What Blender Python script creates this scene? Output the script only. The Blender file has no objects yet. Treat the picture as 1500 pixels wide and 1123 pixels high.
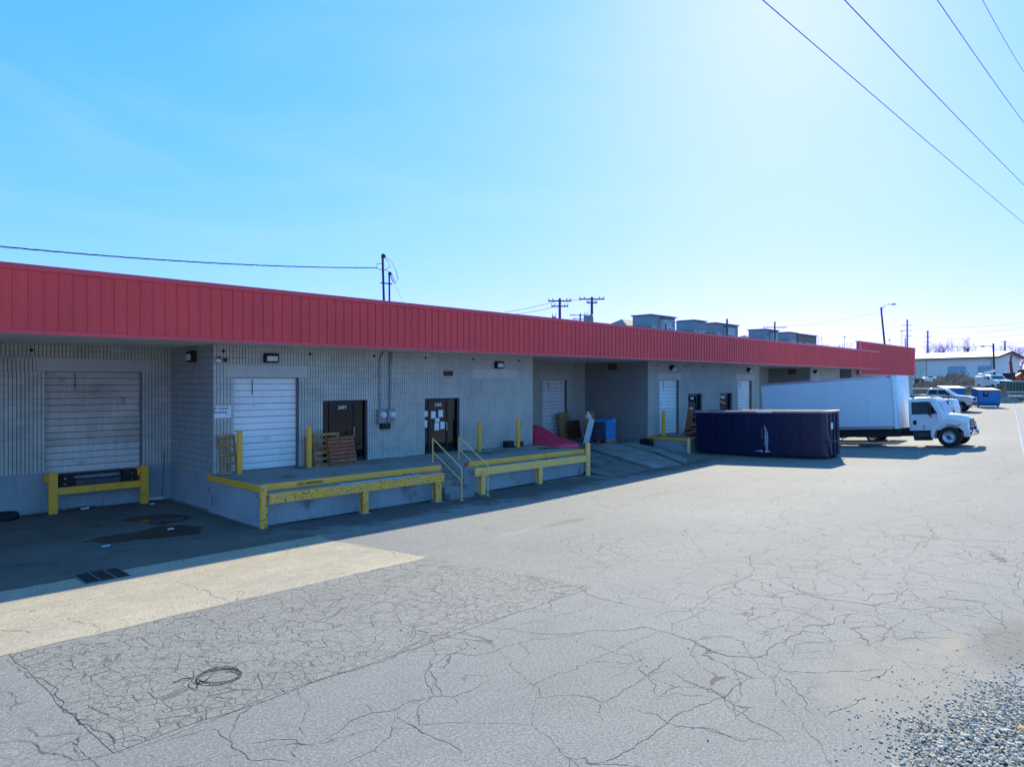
import bpy, math, random
import numpy as np
from mathutils import Vector, Matrix, noise
random.seed(7)
S = bpy.context.scene
COL = S.collection
# ------------------------------------------------------------------ camera, sky, sun, exposure
CAM_H = 3.4; FPX = 1020.0; TH = math.radians(44); HORIZON = 560.0
cs, sn = math.cos(TH), math.sin(TH)
cam = bpy.data.cameras.new('camera'); cam.sensor_width = 36; cam.lens = FPX / 1500 * 36
cam.shift_y = -0.001; cam.clip_start = 0.1; cam.clip_end = 6000
camo = bpy.data.objects.new('camera', cam); COL.objects.link(camo)
camo.location = (0, 0, CAM_H); camo.rotation_euler = (math.pi / 2, 0, TH - math.pi / 2)
S.camera = camo
SUNV = Vector((1.60, 0.665, 1.0)).normalized()
S.world = bpy.data.worlds.new('World'); S.world.use_nodes = True
wt = S.world.node_tree; wt.nodes.clear()
wo = wt.nodes.new('ShaderNodeOutputWorld'); wb = wt.nodes.new('ShaderNodeBackground')
sky = wt.nodes.new('ShaderNodeTexSky'); sky.sky_type = 'NISHITA'; sky.sun_disc = False
sky.sun_elevation = math.asin(SUNV.z); sky.sun_rotation = math.atan2(SUNV.x, SUNV.y)
sky.altitude = 300; sky.air_density = 1.0; sky.dust_density = 0.45; sky.ozone_density = 3.0
# even, overall film response of the sky (one curve per colour channel, the same in every direction)
wse = wt.nodes.new('ShaderNodeSeparateColor'); wco = wt.nodes.new('ShaderNodeCombineColor'); wt.links.new(sky.outputs[0], wse.inputs[0])
for ch, (gm_, am_) in enumerate(((1.0, .588), (.42, 2.45), (.72, 3.1))):
    pw_ = wt.nodes.new('ShaderNodeMath'); pw_.operation = 'POWER'; pw_.inputs[1].default_value = gm_; wt.links.new(wse.outputs[ch], pw_.inputs[0])
    ml_ = wt.nodes.new('ShaderNodeMath'); ml_.operation = 'MULTIPLY'; ml_.inputs[1].default_value = am_; wt.links.new(pw_.outputs[0], ml_.inputs[0]); wt.links.new(ml_.outputs[0], wco.inputs[ch])
    if ch == 0: red_ = ml_
    if ch == 1: grn_ = ml_
mn_ = wt.nodes.new('ShaderNodeMath'); mn_.operation = 'MINIMUM'; wt.links.new(red_.outputs[0], mn_.inputs[0])
mg_ = wt.nodes.new('ShaderNodeMath'); mg_.operation = 'MULTIPLY'; mg_.inputs[1].default_value = .96; wt.links.new(grn_.outputs[0], mg_.inputs[0]); wt.links.new(mg_.outputs[0], mn_.inputs[1]); wt.links.new(mn_.outputs[0], wco.inputs[0])
# thin cirrus veil, spread over the whole sky
wc = wt.nodes.new('ShaderNodeTexCoord'); wm = wt.nodes.new('ShaderNodeMapping')
wm.inputs['Scale'].default_value = (1.2, 2.2, 6.0); wm.inputs['Rotation'].default_value = (0.1, 0.25, 0.6)
wn = wt.nodes.new('ShaderNodeTexNoise'); wn.inputs['Scale'].default_value = 1.3; wn.inputs['Detail'].default_value = 7
wn.inputs['Roughness'].default_value = 0.52; wn.inputs['Distortion'].default_value = 0.9
wr = wt.nodes.new('ShaderNodeMapRange'); wr.inputs[1].default_value = 0.42; wr.inputs[2].default_value = 0.80
wr.inputs[3].default_value = 0.0; wr.inputs[4].default_value = 0.20
wx = wt.nodes.new('ShaderNodeMix'); wx.data_type = 'RGBA'
wt.links.new(wc.outputs['Generated'], wm.inputs['Vector']); wt.links.new(wm.outputs[0], wn.inputs['Vector'])
wt.links.new(wn.outputs[0], wr.inputs[0]); wt.links.new(wr.outputs[0], wx.inputs[0])
wt.links.new(wco.outputs[0], wx.inputs[6]); wx.inputs[7].default_value = (5.2, 6.2, 8.5, 1)
wt.links.new(wx.outputs[2], wb.inputs[0]); wb.inputs[1].default_value = 0.09
wt.links.new(wb.outputs[0], wo.inputs[0])
sl = bpy.data.lights.new('sun', 'SUN'); sl.energy = 5.0; sl.angle = math.radians(0.53); sl.color = (1.0, 0.91, 0.67)
so = bpy.data.objects.new('sun', sl); COL.objects.link(so)
so.rotation_euler = SUNV.to_track_quat('Z', 'Y').to_euler(); so.location = (60, 30, 60)
S.view_settings.view_transform = 'Standard'; S.view_settings.look = 'None'
S.view_settings.exposure = 0.75; S.view_settings.gamma = 1.0
S.cycles.use_denoising = True
S.cycles.max_bounces = 5; S.cycles.use_adaptive_sampling = True; S.cycles.adaptive_threshold = 0.02

# ------------------------------------------------------------------ pixel -> world helpers (photo 1500 x 1123)
def ray(x, y):
    u = (x - 750) / FPX; v = (HORIZON - y) / FPX
    return (cs + u * sn, sn - u * cs, v)
def lerp_tab(tab, x):
    if x <= tab[0][0]: return tab[0][1]
    for (a, va), (b, vb) in zip(tab, tab[1:]):
        if x <= b: return va + (vb - va) * (x - a) / (b - a)
    return tab[-1][1]
ZHI = [(-200, 0), (20, 0), (31, .06), (43, .25), (60, .6), (80, 1.0), (98, 1.2), (145, 2.8), (700, 3.0)]
ZLO = [(-200, -.5), (16, -.5), (22, -.42), (32, -.27), (43, -.2), (55, .2), (62, .5), (80, 1.0), (98, 1.2), (145, 2.8), (700, 3.0)]
def gz(X, Y):
    t = min(1, max(0, (Y - 7) / 8.0))
    return lerp_tab(ZHI, X) * (1 - t) + lerp_tab(ZLO, X) * t
def onG(x, y):
    r = ray(x, y); d = 5.0
    for _ in range(60):
        d = d * .4 + .6 * (gz(d * r[0], d * r[1]) - CAM_H) / r[2]
    return Vector((d * r[0], d * r[1], gz(d * r[0], d * r[1])))
def atd(x, y, d):
    r = ray(x, y); return Vector((d * r[0], d * r[1], CAM_H + d * r[2]))
def onY(x, y, Y):
    r = ray(x, y); return atd(x, y, Y / r[1])

# ------------------------------------------------------------------ mesh builder
class MB:
    def __init__(s): s.v = []; s.f = []; s.sm = []
    def add(s, vs, fs, smooth=False):
        o = len(s.v); s.v += [tuple(p) for p in vs]
        for q in fs: s.f.append(tuple(i + o for i in q)); s.sm.append(smooth)
        return s
    def box(s, x0, x1, y0, y1, z0, z1):
        return s.add([(x0,y0,z0),(x1,y0,z0),(x1,y1,z0),(x0,y1,z0),(x0,y0,z1),(x1,y0,z1),(x1,y1,z1),(x0,y1,z1)],
                     [(0,3,2,1),(4,5,6,7),(0,1,5,4),(1,2,6,5),(2,3,7,6),(3,0,4,7)])
    def obox(s, c, m, hx, hy, hz):
        c = Vector(c)
        P = [c + m @ Vector((a*hx, b*hy, e*hz)) for e in (-1,1) for a, b in ((-1,-1),(1,-1),(1,1),(-1,1))]
        return s.add(P, [(0,3,2,1),(4,5,6,7),(0,1,5,4),(1,2,6,5),(2,3,7,6),(3,0,4,7)])
    def bar(s, p0, p1, w, h, up=(0,0,1)):
        p0, p1 = Vector(p0), Vector(p1); d = (p1 - p0).normalized(); u = Vector(up)
        sd = d.cross(u)
        if sd.length < 1e-4: sd = d.cross(Vector((1,0,0)))
        sd.normalize(); u = sd.cross(d)
        P = [p + sd*a*w/2 + u*b*h/2 for p in (p0, p1) for a, b in ((-1,-1),(1,-1),(1,1),(-1,1))]
        return s.add(P, [(0,1,2,3),(7,6,5,4),(0,4,5,1),(1,5,6,2),(2,6,7,3),(3,7,4,0)])
    def cyl(s, p0, p1, r0, r1=None, n=14, caps=True):
        r1 = r0 if r1 is None else r1
        p0, p1 = Vector(p0), Vector(p1); q = (p1 - p0).to_track_quat('Z', 'Y')
        A = [p0 + q @ Vector((r0*math.cos(2*math.pi*i/n), r0*math.sin(2*math.pi*i/n), 0)) for i in range(n)]
        B = [p1 + q @ Vector((r1*math.cos(2*math.pi*i/n), r1*math.sin(2*math.pi*i/n), 0)) for i in range(n)]
        s.add(A + B, [(i, (i+1) % n, n + (i+1) % n, n + i) for i in range(n)], True)
        if caps:
            s.add(A, [tuple(reversed(range(n)))]); s.add(B, [tuple(range(n))])
        return s
    def tube(s, pts, r, n=6, caps=True):
        pts = [Vector(p) for p in pts]; rings = []
        for i, p in enumerate(pts):
            d = (pts[min(i+1, len(pts)-1)] - pts[max(i-1, 0)]).normalized()
            a = d.cross(Vector((0,0,1)))
            if a.length < .05: a = d.cross(Vector((0,1,0)))
            a.normalize(); b = a.cross(d); rr = r[i] if isinstance(r, (list, tuple)) else r
            rings.append([p + a*rr*math.cos(2*math.pi*k/n) + b*rr*math.sin(2*math.pi*k/n) for k in range(n)])
        V = [p for R in rings for p in R]; F = []
        for i in range(len(pts)-1):
            for k in range(n): F.append((i*n+k, (i+1)*n+k, (i+1)*n+(k+1) % n, i*n+(k+1) % n))
        s.add(V, F, True)
        if caps: s.add(rings[0], [tuple(range(n))]); s.add(rings[-1], [tuple(reversed(range(n)))])
        return s
    def lathe(s, prof, o=(0,0,0), ax=(0,1,0), n=24):
        o = Vector(o); q = Vector(ax).to_track_quat('Z', 'Y'); V = []; m = len(prof)
        for i in range(n):
            a = 2*math.pi*i/n
            V += [o + q @ Vector((r*math.cos(a), r*math.sin(a), h)) for r, h in prof]
        F = [(i*m+k, ((i+1) % n)*m+k, ((i+1) % n)*m+k+1, i*m+k+1) for i in range(n) for k in range(m-1)]
        return s.add(V, F, True)
    def prism(s, poly, fn, t0, t1):
        n = len(poly); A = [fn(a, b, t0) for a, b in poly]; B = [fn(a, b, t1) for a, b in poly]
        s.add(A + B, [(i, (i+1) % n, n + (i+1) % n, n + i) for i in range(n)])
        s.add(A, [tuple(reversed(range(n)))]); return s.add(B, [tuple(range(n))])
    def loft(s, secs, smooth=True, caps=True):
        n = len(secs[0]); V = [p for q in secs for p in q]
        F = [(i*n+k, i*n+(k+1) % n, (i+1)*n+(k+1) % n, (i+1)*n+k) for i in range(len(secs)-1) for k in range(n)]
        s.add(V, F, smooth)
        if caps: s.add(secs[0], [tuple(reversed(range(n)))]); s.add(secs[-1], [tuple(range(n))])
        return s
    def grid(s, xs, ys, zf, smooth=True):
        V = [(x, y, zf(x, y)) for y in ys for x in xs]; n = len(xs)
        F = [(j*n+i, j*n+i+1, (j+1)*n+i+1, (j+1)*n+i) for j in range(len(ys)-1) for i in range(n-1)]
        return s.add(V, F, smooth)
    def mesh(s, name, mat, fix=True):
        me = bpy.data.meshes.new(name); me.from_pydata(s.v, [], s.f)
        me.polygons.foreach_set('use_smooth', s.sm); me.materials.append(mat)
        if fix:
            import bmesh
            b = bmesh.new(); b.from_mesh(me); bmesh.ops.recalc_face_normals(b, faces=b.faces); b.to_mesh(me); b.free()
        me.update(); return me
    def build(s, name, mat, parent=None, bevel=0, fix=True, loc=None):
        o = bpy.data.objects.new(name, s.mesh(name, mat, fix)); COL.objects.link(o)
        if parent: o.parent = parent
        if loc: o.location = loc
        if bevel:
            m = o.modifiers.new('bevel', 'BEVEL'); m.width = bevel; m.segments = 2; m.limit_method = 'ANGLE'; m.angle_limit = .6
        return o
def B(*a): return MB().box(*a)
def tag(o, label=None, cat=None, group=None, kind=None):
    if label: o['label'] = label
    if cat: o['category'] = cat
    if group: o['group'] = group
    if kind: o['kind'] = kind
    return o
def thing(name, label, cat, loc=(0,0,0), rz=0, group=None, rx=0, ry=0):
    o = bpy.data.objects.new(name, None); COL.objects.link(o); o.empty_display_size = .2
    o.location = loc; o.rotation_euler = (rx, ry, rz); return tag(o, label, cat, group)
def copy_tree(o, parent=None):
    c = o.copy(); COL.objects.link(c); c.parent = parent
    for ch in list(o.children): copy_tree(ch, c)
    return c
def text_mesh(txt, size, name, mat, parent, loc, rot=(math.pi/2, 0, 0), sx=1.0, depth=.002, font_shear=0):
    cu = bpy.data.curves.new('t', 'FONT'); cu.body = txt; cu.size = size; cu.extrude = depth; cu.align_x = 'CENTER'; cu.align_y = 'CENTER'
    cu.offset = size * .018
    t = bpy.data.objects.new('t', cu); COL.objects.link(t); bpy.context.view_layer.update()
    me = bpy.data.meshes.new_from_object(t.evaluated_get(bpy.context.evaluated_depsgraph_get()))
    bpy.data.objects.remove(t); me.materials.clear(); me.materials.append(mat)
    o = bpy.data.objects.new(name, me); COL.objects.link(o); o.parent = parent
    o.location = loc; o.rotation_euler = rot; o.scale = (sx, 1, 1); return o

# ------------------------------------------------------------------ materials
def nmat(name):
    m = bpy.data.materials.new(name); m.use_nodes = True; t = m.node_tree
    return m, t, t.nodes['Principled BSDF']
def N(t, typ, **kw):
    n = t.nodes.new('ShaderNode' + typ)
    for k, v in kw.items():
        if k.startswith('i_'):
            key = k[2:]; n.inputs[int(key) if key.isdigit() else key].default_value = v
        else: setattr(n, k, v)
    return n
def c4(c): return (c[0], c[1], c[2], 1)
def coords(t, kind='pos'):
    if kind == 'pos': return N(t, 'NewGeometry').outputs['Position']
    return N(t, 'TexCoord').outputs['Object']
def noise_n(t, vec, scale, detail=4, rough=.55, dist=0, sc3=None):
    if sc3:
        mp = N(t, 'Mapping'); mp.inputs['Scale'].default_value = sc3; t.links.new(vec, mp.inputs[0]); vec = mp.outputs[0]
    n = N(t, 'TexNoise', i_Scale=scale, i_Detail=detail, i_Roughness=rough, i_Distortion=dist)
    t.links.new(vec, n.inputs['Vector']); return n.outputs[0]
def rng(t, val, a, b, c=0, d=1):
    n = N(t, 'MapRange', i_1=a, i_2=b, i_3=c, i_4=d); t.links.new(val, n.inputs[0]); return n.outputs[0]
def mixc(t, fac, A, Bc):
    n = N(t, 'Mix', data_type='RGBA')
    for sock, v in ((0, fac), (6, A), (7, Bc)):
        if hasattr(v, 'links'): t.links.new(v, n.inputs[sock])
        else: n.inputs[sock].default_value = v if sock == 0 else c4(v)
    return n.outputs[2]
def mth(t, op, a, b=None):
    n = N(t, 'Math', operation=op)
    for i, v in ((0, a), (1, b)):
        if v is None: continue
        if hasattr(v, 'links'): t.links.new(v, n.inputs[i])
        else: n.inputs[i].default_value = v
    return n.outputs[0]
def bump(t, bs, h, strength, dist=.01):
    n = N(t, 'Bump', i_Strength=strength, i_Distance=dist); t.links.new(h, n.inputs['Height']); t.links.new(n.outputs[0], bs.inputs['Normal'])
def mat(name, col, rough=.6, metal=0, var=.12, vs=2.5, bmp=.0, bs=60, col2=None, coord='pos', spec=.5, rnd=0, streak=0, dirt=None, dirt_amt=.0, dirt_s=4, sc3=None):
    m, t, p = nmat(name); v = coords(t, coord)
    c2 = col2 or tuple(x * (1 - var) for x in col); c1 = col if col2 else tuple(min(1, x * (1 + var * .5)) for x in col)
    c = mixc(t, rng(t, noise_n(t, v, vs, 5, .6, sc3=sc3), .3, .7), c1, c2)
    if streak: c = mixc(t, rng(t, noise_n(t, v, 3, 4, .6, sc3=(4, 4, .35)), .45, .75, 0, streak), c, tuple(x * .45 for x in col))
    if dirt: c = mixc(t, rng(t, noise_n(t, v, dirt_s, 6, .65), .62 - dirt_amt, .72 - dirt_amt * .8), c, dirt)
    if rnd:
        oi = N(t, 'ObjectInfo'); hsv = N(t, 'HueSaturation'); t.links.new(rng(t, oi.outputs['Random'], 0, 1, 1 - rnd, 1 + rnd), hsv.inputs['Value'])
        t.links.new(c, hsv.inputs['Color']); c = hsv.outputs[0]
    t.links.new(c, p.inputs['Base Color'])
    p.inputs['Roughness'].default_value = rough; p.inputs['Metallic'].default_value = metal; p.inputs['Specular IOR Level'].default_value = spec
    if bmp: bump(t, p, noise_n(t, v, bs, 4, .6), bmp)
    return m
def chip_mat(name, col, chip, amt=.0, scale=7, rough=.5, coord='pos', fade=None, sc3=None):
    m, t, p = nmat(name); v = coords(t, coord)
    c = mixc(t, rng(t, noise_n(t, v, 2.2, 5), .3, .7), col, tuple(x * f for x, f in zip(fade or col, (.82, .82, .8))))
    n1 = noise_n(t, v, scale, 8, .68, .3, sc3=sc3); k = rng(t, n1, .63 - amt, .645 - amt)
    halo = rng(t, n1, .56 - amt, .64 - amt, 0, .55)
    c = mixc(t, halo, c, (.30, .13, .045)); c = mixc(t, k, c, chip); t.links.new(c, p.inputs['Base Color'])
    p.inputs['Roughness'].default_value = rough; bump(t, p, mth(t, 'MULTIPLY', k, -1), .4, .004); return m
M = {}
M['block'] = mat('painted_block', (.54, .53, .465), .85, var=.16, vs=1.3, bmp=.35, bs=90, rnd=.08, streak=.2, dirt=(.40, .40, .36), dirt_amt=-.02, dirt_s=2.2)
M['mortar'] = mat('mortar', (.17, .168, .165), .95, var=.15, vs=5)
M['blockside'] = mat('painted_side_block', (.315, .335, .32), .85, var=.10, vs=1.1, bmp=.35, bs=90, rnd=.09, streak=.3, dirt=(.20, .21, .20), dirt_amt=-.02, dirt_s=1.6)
M['base'] = mat('painted_concrete', (.33, .385, .395), .85, var=.16, vs=.9, bmp=.3, bs=50, streak=.35)
M['lintel'] = mat('lintel_concrete', (.53, .53, .48), .85, var=.1, vs=1.4, bmp=.2, bs=60, streak=.15)
M['dock'] = mat('dock_concrete', (.345, .41, .43), .88, var=.2, vs=.8, bmp=.3, bs=45, streak=.3, dirt=(.19, .18, .17), dirt_amt=.05, dirt_s=1.2)
M['docktop'] = mat('dock_top_concrete', (.24, .24, .24), .9, var=.3, vs=.7, bmp=.3, bs=45, dirt=(.07, .07, .07), dirt_amt=.07, dirt_s=.8)
M['red'] = mat('red_metal_panel', (.88, .060, .058), .42, var=.12, vs=.5, rnd=.025, streak=.14)
M['redtrim'] = mat('red_trim', (.78, .07, .09), .40, var=.10, vs=.8)
M['soffit'] = mat('soffit_metal', (.72, .69, .65), .55, var=.15, vs=.8, streak=.1)
M['doorw'] = mat('white_door_slat', (.84, .86, .84), .5, var=.08, vs=1.2, streak=.20, rnd=.03, dirt=(.40, .37, .31), dirt_amt=-.02, dirt_s=1.3)
M['doord'] = mat('dirty_door_slat', (.58, .53, .44), .6, var=.25, vs=.9, streak=.35, rnd=.04, dirt=(.36, .31, .25), dirt_amt=.05, dirt_s=1.6)
M['doorm'] = mat('paler_door_slat', (.66, .64, .58), .6, var=.15, vs=.9, streak=.3, rnd=.04, dirt=(.42, .38, .32), dirt_amt=.0, dirt_s=1.6)
M['alu'] = mat('dark_bronze_frame', (.018, .020, .024), .35, metal=.4, var=.2)
M['black'] = mat('black_rubber', (.014, .014, .015), .75, var=.3)
M['yellow'] = chip_mat('yellow_paint', (.97, .45, .02), (.055, .03, .018), -.03, 5, fade=(.97, .49, .06))
M['yellowclean'] = chip_mat('yellow_bollard_paint', (.98, .46, .02), (.06, .035, .02), -.09, 6, fade=(.98, .50, .06))
M['yellowrust'] = chip_mat('chipped_yellow_paint', (.98, .49, .04), (.045, .026, .016), .045, 17, fade=(.98, .57, .15))
M['yellowpale'] = chip_mat('pale_yellow_paint', (.99, .58, .14), (.16, .07, .03), -.06, 5, fade=(.99, .64, .24))
M['yedge'] = chip_mat('yellow_edge_paint', (.98, .48, .04), (.20, .07, .02), .0, 2.6, fade=(.98, .54, .11))
M['wood'] = mat('pallet_wood', (.46, .225, .09), .85, var=.4, vs=6, bmp=.4, bs=50, rnd=.18)
M['woodr'] = mat('reddish_pallet_wood', (.34, .11, .05), .85, var=.4, vs=6, bmp=.4, bs=50, rnd=.2)
M['card'] = mat('cardboard', (.46, .25, .10), .9, var=.2, vs=2)
M['brownb'] = mat('brown_board', (.14, .055, .03), .7, var=.3, vs=3)
M['white'] = mat('white_paint', (.74, .75, .75), .35, var=.04, vs=1.5, spec=.5)
M['whitebox'] = mat('truck_box_panel', (.70, .79, .84), .32, var=.05, vs=.6, streak=.06)
M['silver'] = mat('silver_paint', (.62, .64, .66), .25, metal=.3, var=.05)
M['alum'] = mat('bare_aluminium', (.62, .63, .65), .35, metal=.85, var=.12, vs=5)
M['steel'] = mat('grey_steel', (.30, .31, .32), .45, metal=.6, var=.2)
M['darksteel'] = mat('dark_steel', (.045, .046, .05), .6, metal=.3, var=.3)
M['rust'] = mat('rusty_steel', (.16, .065, .03), .85, var=.5, vs=12, bmp=.4, bs=40)
M['blued'] = mat('navy_dumpster_paint', (.002, .012, .055), .30, var=.4, vs=1.2, bmp=.25, bs=2.2, dirt=(.035, .035, .045), dirt_amt=-.04, dirt_s=2.0, streak=.4)
M['blueb'] = mat('blue_dumpster_paint', (.010, .17, .44), .45, var=.2, vs=2, dirt=(.06, .05, .05), dirt_amt=-.03, dirt_s=5)
M['bluewrap'] = mat('blue_plastic_wrap', (.05, .30, .62), .28, var=.45, vs=4, bmp=.6, bs=9)
M['bluedk'] = mat('dark_wrapped_goods', (.045, .07, .12), .45, var=.4, vs=4, bmp=.5, bs=12)
M['tarp'] = mat('red_tarp', (.78, .022, .075), .42, var=.2, vs=2, bmp=.5, bs=6, col2=(.62, .04, .10))
M['tyre'] = mat('tyre_rubber', (.017, .017, .018), .85, var=.2)
M['chrome'] = mat('chrome', (.7, .71, .73), .15, metal=1, var=.03)
M['plastic'] = mat('grey_plastic', (.22, .23, .24), .5, var=.1)
M['paper'] = mat('paper', (.78, .79, .80), .8, var=.05)
M['ink'] = mat('black_ink', (.02, .02, .022), .7, var=.1)
M['lens'] = mat('lamp_lens', (.62, .66, .68), .18, var=.12, vs=20)
M['redlens'] = mat('red_lens', (.55, .015, .012), .2, var=.1)
M['orange'] = mat('orange_paint', (.62, .16, .015), .5, var=.2)
M['redpaint'] = mat('red_machine_paint', (.52, .035, .025), .5, var=.2)
M['brownwood'] = mat('pole_wood', (.115, .085, .06), .9, var=.35, vs=3, sc3=(4, 4, .5))
M['wire'] = mat('wire', (.03, .033, .04), .6, var=.1)
M['dirt'] = mat('bare_dirt', (.42, .27, .165), .95, var=.45, vs=.7, bmp=1.0, bs=3, col2=(.19, .12, .075))
M['rubble'] = mat('grey_rubble', (.30, .28, .26), .95, var=.45, vs=2, bmp=.9, bs=8, rnd=.2)
M['bark'] = mat('bark', (.15, .14, .07), .95, var=.3)
M['sidingb'] = mat('blue_grey_siding', (.24, .31, .36), .7, var=.12, vs=.4)
M['sidingl'] = mat('light_siding', (.46, .52, .56), .7, var=.1, vs=.4)
M['sidingd'] = mat('dark_siding', (.11, .14, .17), .7, var=.15, vs=.4)
M['shingle'] = mat('tan_shingles', (.33, .28, .235), .9, var=.2, vs=2)
M['stone'] = mat('stone_cladding', (.24, .215, .195), .9, var=.5, vs=3)
M['whitewall'] = mat('cream_metal_wall', (.93, .90, .83), .7, var=.06, vs=.3, streak=.12)
M['bluedoor'] = mat('pale_blue_door', (.36, .50, .62), .5, var=.06)
M['green'] = mat('green_mesh', (.05, .12, .085), .8, var=.3)
M['drygrass'] = mat('dry_grass', (.22, .165, .085), .95, var=.4, vs=3)
def glass_mat(name, tint, refl=.06, trans=.55):
    m, t, p = nmat(name); t.nodes.remove(p)
    out = t.nodes['Material Output']; tr = N(t, 'BsdfTransparent'); tr.inputs[0].default_value = c4(tint)
    gl = N(t, 'BsdfGlossy'); gl.inputs['Roughness'].default_value = .02; gl.inputs[0].default_value = (.9, .93, .95, 1)
    fr = N(t, 'Fresnel', i_IOR=1.52); mx = N(t, 'MixShader')
    t.links.new(mth(t, 'MAXIMUM', mth(t, 'MULTIPLY', fr.outputs[0], .9), refl), mx.inputs[0])
    t.links.new(tr.outputs[0], mx.inputs[1]); t.links.new(gl.outputs[0], mx.inputs[2]); t.links.new(mx.outputs[0], out.inputs[0]); return m
M['glass'] = glass_mat('tinted_glass', (.30, .33, .35), .03)
M['carglass'] = glass_mat('vehicle_glass', (.34, .40, .42), .12)
M['interior'] = mat('dim_interior', (.010, .013, .018), .9, var=.2)
# ------------------------------------------------------------------ ground
def asphalt(name, base, patch=False, far=True, concrete=False):
    m, t, p = nmat(name); v = coords(t); nc = {}
    def nz(scale, detail=3, rough=.6):
        k = (scale, detail)
        if k not in nc: nc[k] = noise_n(t, v, scale, detail, rough)
        return nc[k]
    K = lambda f: tuple(min(1, x * f) for x in base)
    c = mixc(t, rng(t, nz(.16, 4), .35, .68), K(1.10), K(.88))
    c = mixc(t, rng(t, nz(1.6, 5), .45, .75, 0, .5), c, K(.74))
    c = mixc(t, rng(t, nz(6, 4), .50, .72, 0, .38), c, K(.64))
    g1_ = nz(30, 3, .7); g2_ = nz(68, 2, .7)
    c = mixc(t, rng(t, g1_, .50, .60, 0, .62), c, K(.50)); c = mixc(t, rng(t, g1_, .46, .38, 0, .5), c, K(1.5))
    c = mixc(t, rng(t, g2_, .54, .64, 0, .75), c, K(.40)); c = mixc(t, rng(t, g2_, .42, .34, 0, .6), c, K(1.7))
    c = mixc(t, rng(t, noise_n(t, v, .5, 4, .6, .4, sc3=(.35, 2.2, 1)), .5, .75, 0, .28), c, K(.7))
    nd = N(t, 'TexNoise', i_Scale=2.2, i_Detail=3); t.links.new(v, nd.inputs['Vector'])
    ad = N(t, 'VectorMath', operation='MULTIPLY_ADD'); t.links.new(nd.outputs['Color'], ad.inputs[0])
    ad.inputs[1].default_value = (.38, .38, 0) if not patch else (.13, .13, 0); t.links.new(v, ad.inputs[2]); dv = ad.outputs[0]
    wv = rng(t, nz(6, 4), .35, .7, .55, 1.5) if patch else rng(t, nz(6, 4), .35, .7, .2, 1.7)
    def crack(scale, w, mask, m0, m1, seed=0):
        mp = N(t, 'Mapping'); mp.inputs['Location'].default_value = (seed, seed * .7, 0); mp.inputs['Scale'].default_value = (1, 1, 0); t.links.new(dv, mp.inputs[0])
        vo = N(t, 'TexVoronoi', feature='DISTANCE_TO_EDGE', i_Scale=scale); t.links.new(mp.outputs[0], vo.inputs['Vector'])
        line = mth(t, 'SUBTRACT', 1, mth(t, 'MINIMUM', mth(t, 'DIVIDE', vo.outputs[0], mth(t, 'MULTIPLY', wv, w * scale)), 1))
        return mth(t, 'MULTIPLY', mth(t, 'MINIMUM', mth(t, 'MULTIPLY', line, 1.6), 1), rng(t, mask, m0, m1))
    if patch:
        ck = mth(t, 'MAXIMUM', crack(5.6, .0068, nz(.8, 3), .28, .52), crack(2.4, .0085, nz(.5, 3), .25, .42, 5))
    elif concrete:
        ck = crack(.22, .012, nz(.8, 3), .50, .58, 3)
    else:
        reg = None
        for px_, py_, rad in ((1170, 880, 4.6), (1060, 985, 1.8), (1420, 900, 3.2), (700, 890, 1.7), (1330, 800, 5.5), (620, 965, 1.3), (900, 800, 3.0)):
            P = onG(px_, py_); dn = N(t, 'VectorMath', operation='DISTANCE'); t.links.new(v, dn.inputs[0]); dn.inputs[1].default_value = tuple(P)
            f = rng(t, mth(t, 'ADD', dn.outputs['Value'], mth(t, 'MULTIPLY', nz(.8, 3), rad)), rad * 1.25, rad * .85); reg = f if reg is None else mth(t, 'MAXIMUM', reg, f)
        ck = mth(t, 'MAXIMUM', mth(t, 'MULTIPLY', reg, crack(1.7, .0085, nz(.5, 3), .30, .45, 31)), mth(t, 'MULTIPLY', crack(.42, .008, nz(.16, 4), .36, .5, 51), .8))
    if concrete:
        c = mixc(t, rng(t, noise_n(t, v, .8, 6, .6, sc3=(.5, 1.6, 1)), .46, .70, 0, .75), c, (.27, .255, .23)); c = mixc(t, rng(t, nz(3.2, 5), .5, .72, 0, .5), c, (.48, .43, .36))
    c = mixc(t, mth(t, 'MULTIPLY', ck, .58 if patch else .72), c, K(.18))
    if far:
        sp = N(t, 'SeparateXYZ'); t.links.new(v, sp.inputs[0])
        edge = mth(t, 'ADD', sp.outputs[0], mth(t, 'MULTIPLY', nz(.5, 3), 5))
        dirtc = mixc(t, rng(t, nz(.5, 3), .35, .7), (.22, .165, .12), (.10, .078, .058))
        c = mixc(t, rng(t, edge, 97.0, 98.5), c, dirtc)
        # wash of sand and silt by the gravel, and stains and painted-in shade near the docks
        nb = mth(t, 'MULTIPLY', mth(t, 'SUBTRACT', nz(1.6, 5), .5), 1.5)
        def blot(cx, cy, rx, ry, col, amt, cc, sh=.6):
            mp = N(t, 'Mapping'); mp.inputs['Location'].default_value = (-cx / rx, -cy / ry, 0); mp.inputs['Scale'].default_value = (1 / rx, 1 / ry, 0); t.links.new(v, mp.inputs[0])
            ln = N(t, 'VectorMath', operation='LENGTH'); t.links.new(mp.outputs[0], ln.inputs[0])
            return mixc(t, rng(t, mth(t, 'ADD', ln.outputs['Value'], nb), 1.0, sh, 0, amt), cc, col)
        c = blot(11.2, 1.5, 1.3, .7, (.15, .14, .13), .8, c, .5); c = blot(9.2, .2, 2.6, 1.35, (.26, .255, .25), .8, c, .6)
        c = blot(10.4, 2.15, 1.1, .16, (.33, .27, .19), .45, c, .2); c = blot(9.0, 2.4, 1.6, .9, (.32, .28, .23), .35, c)
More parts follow.
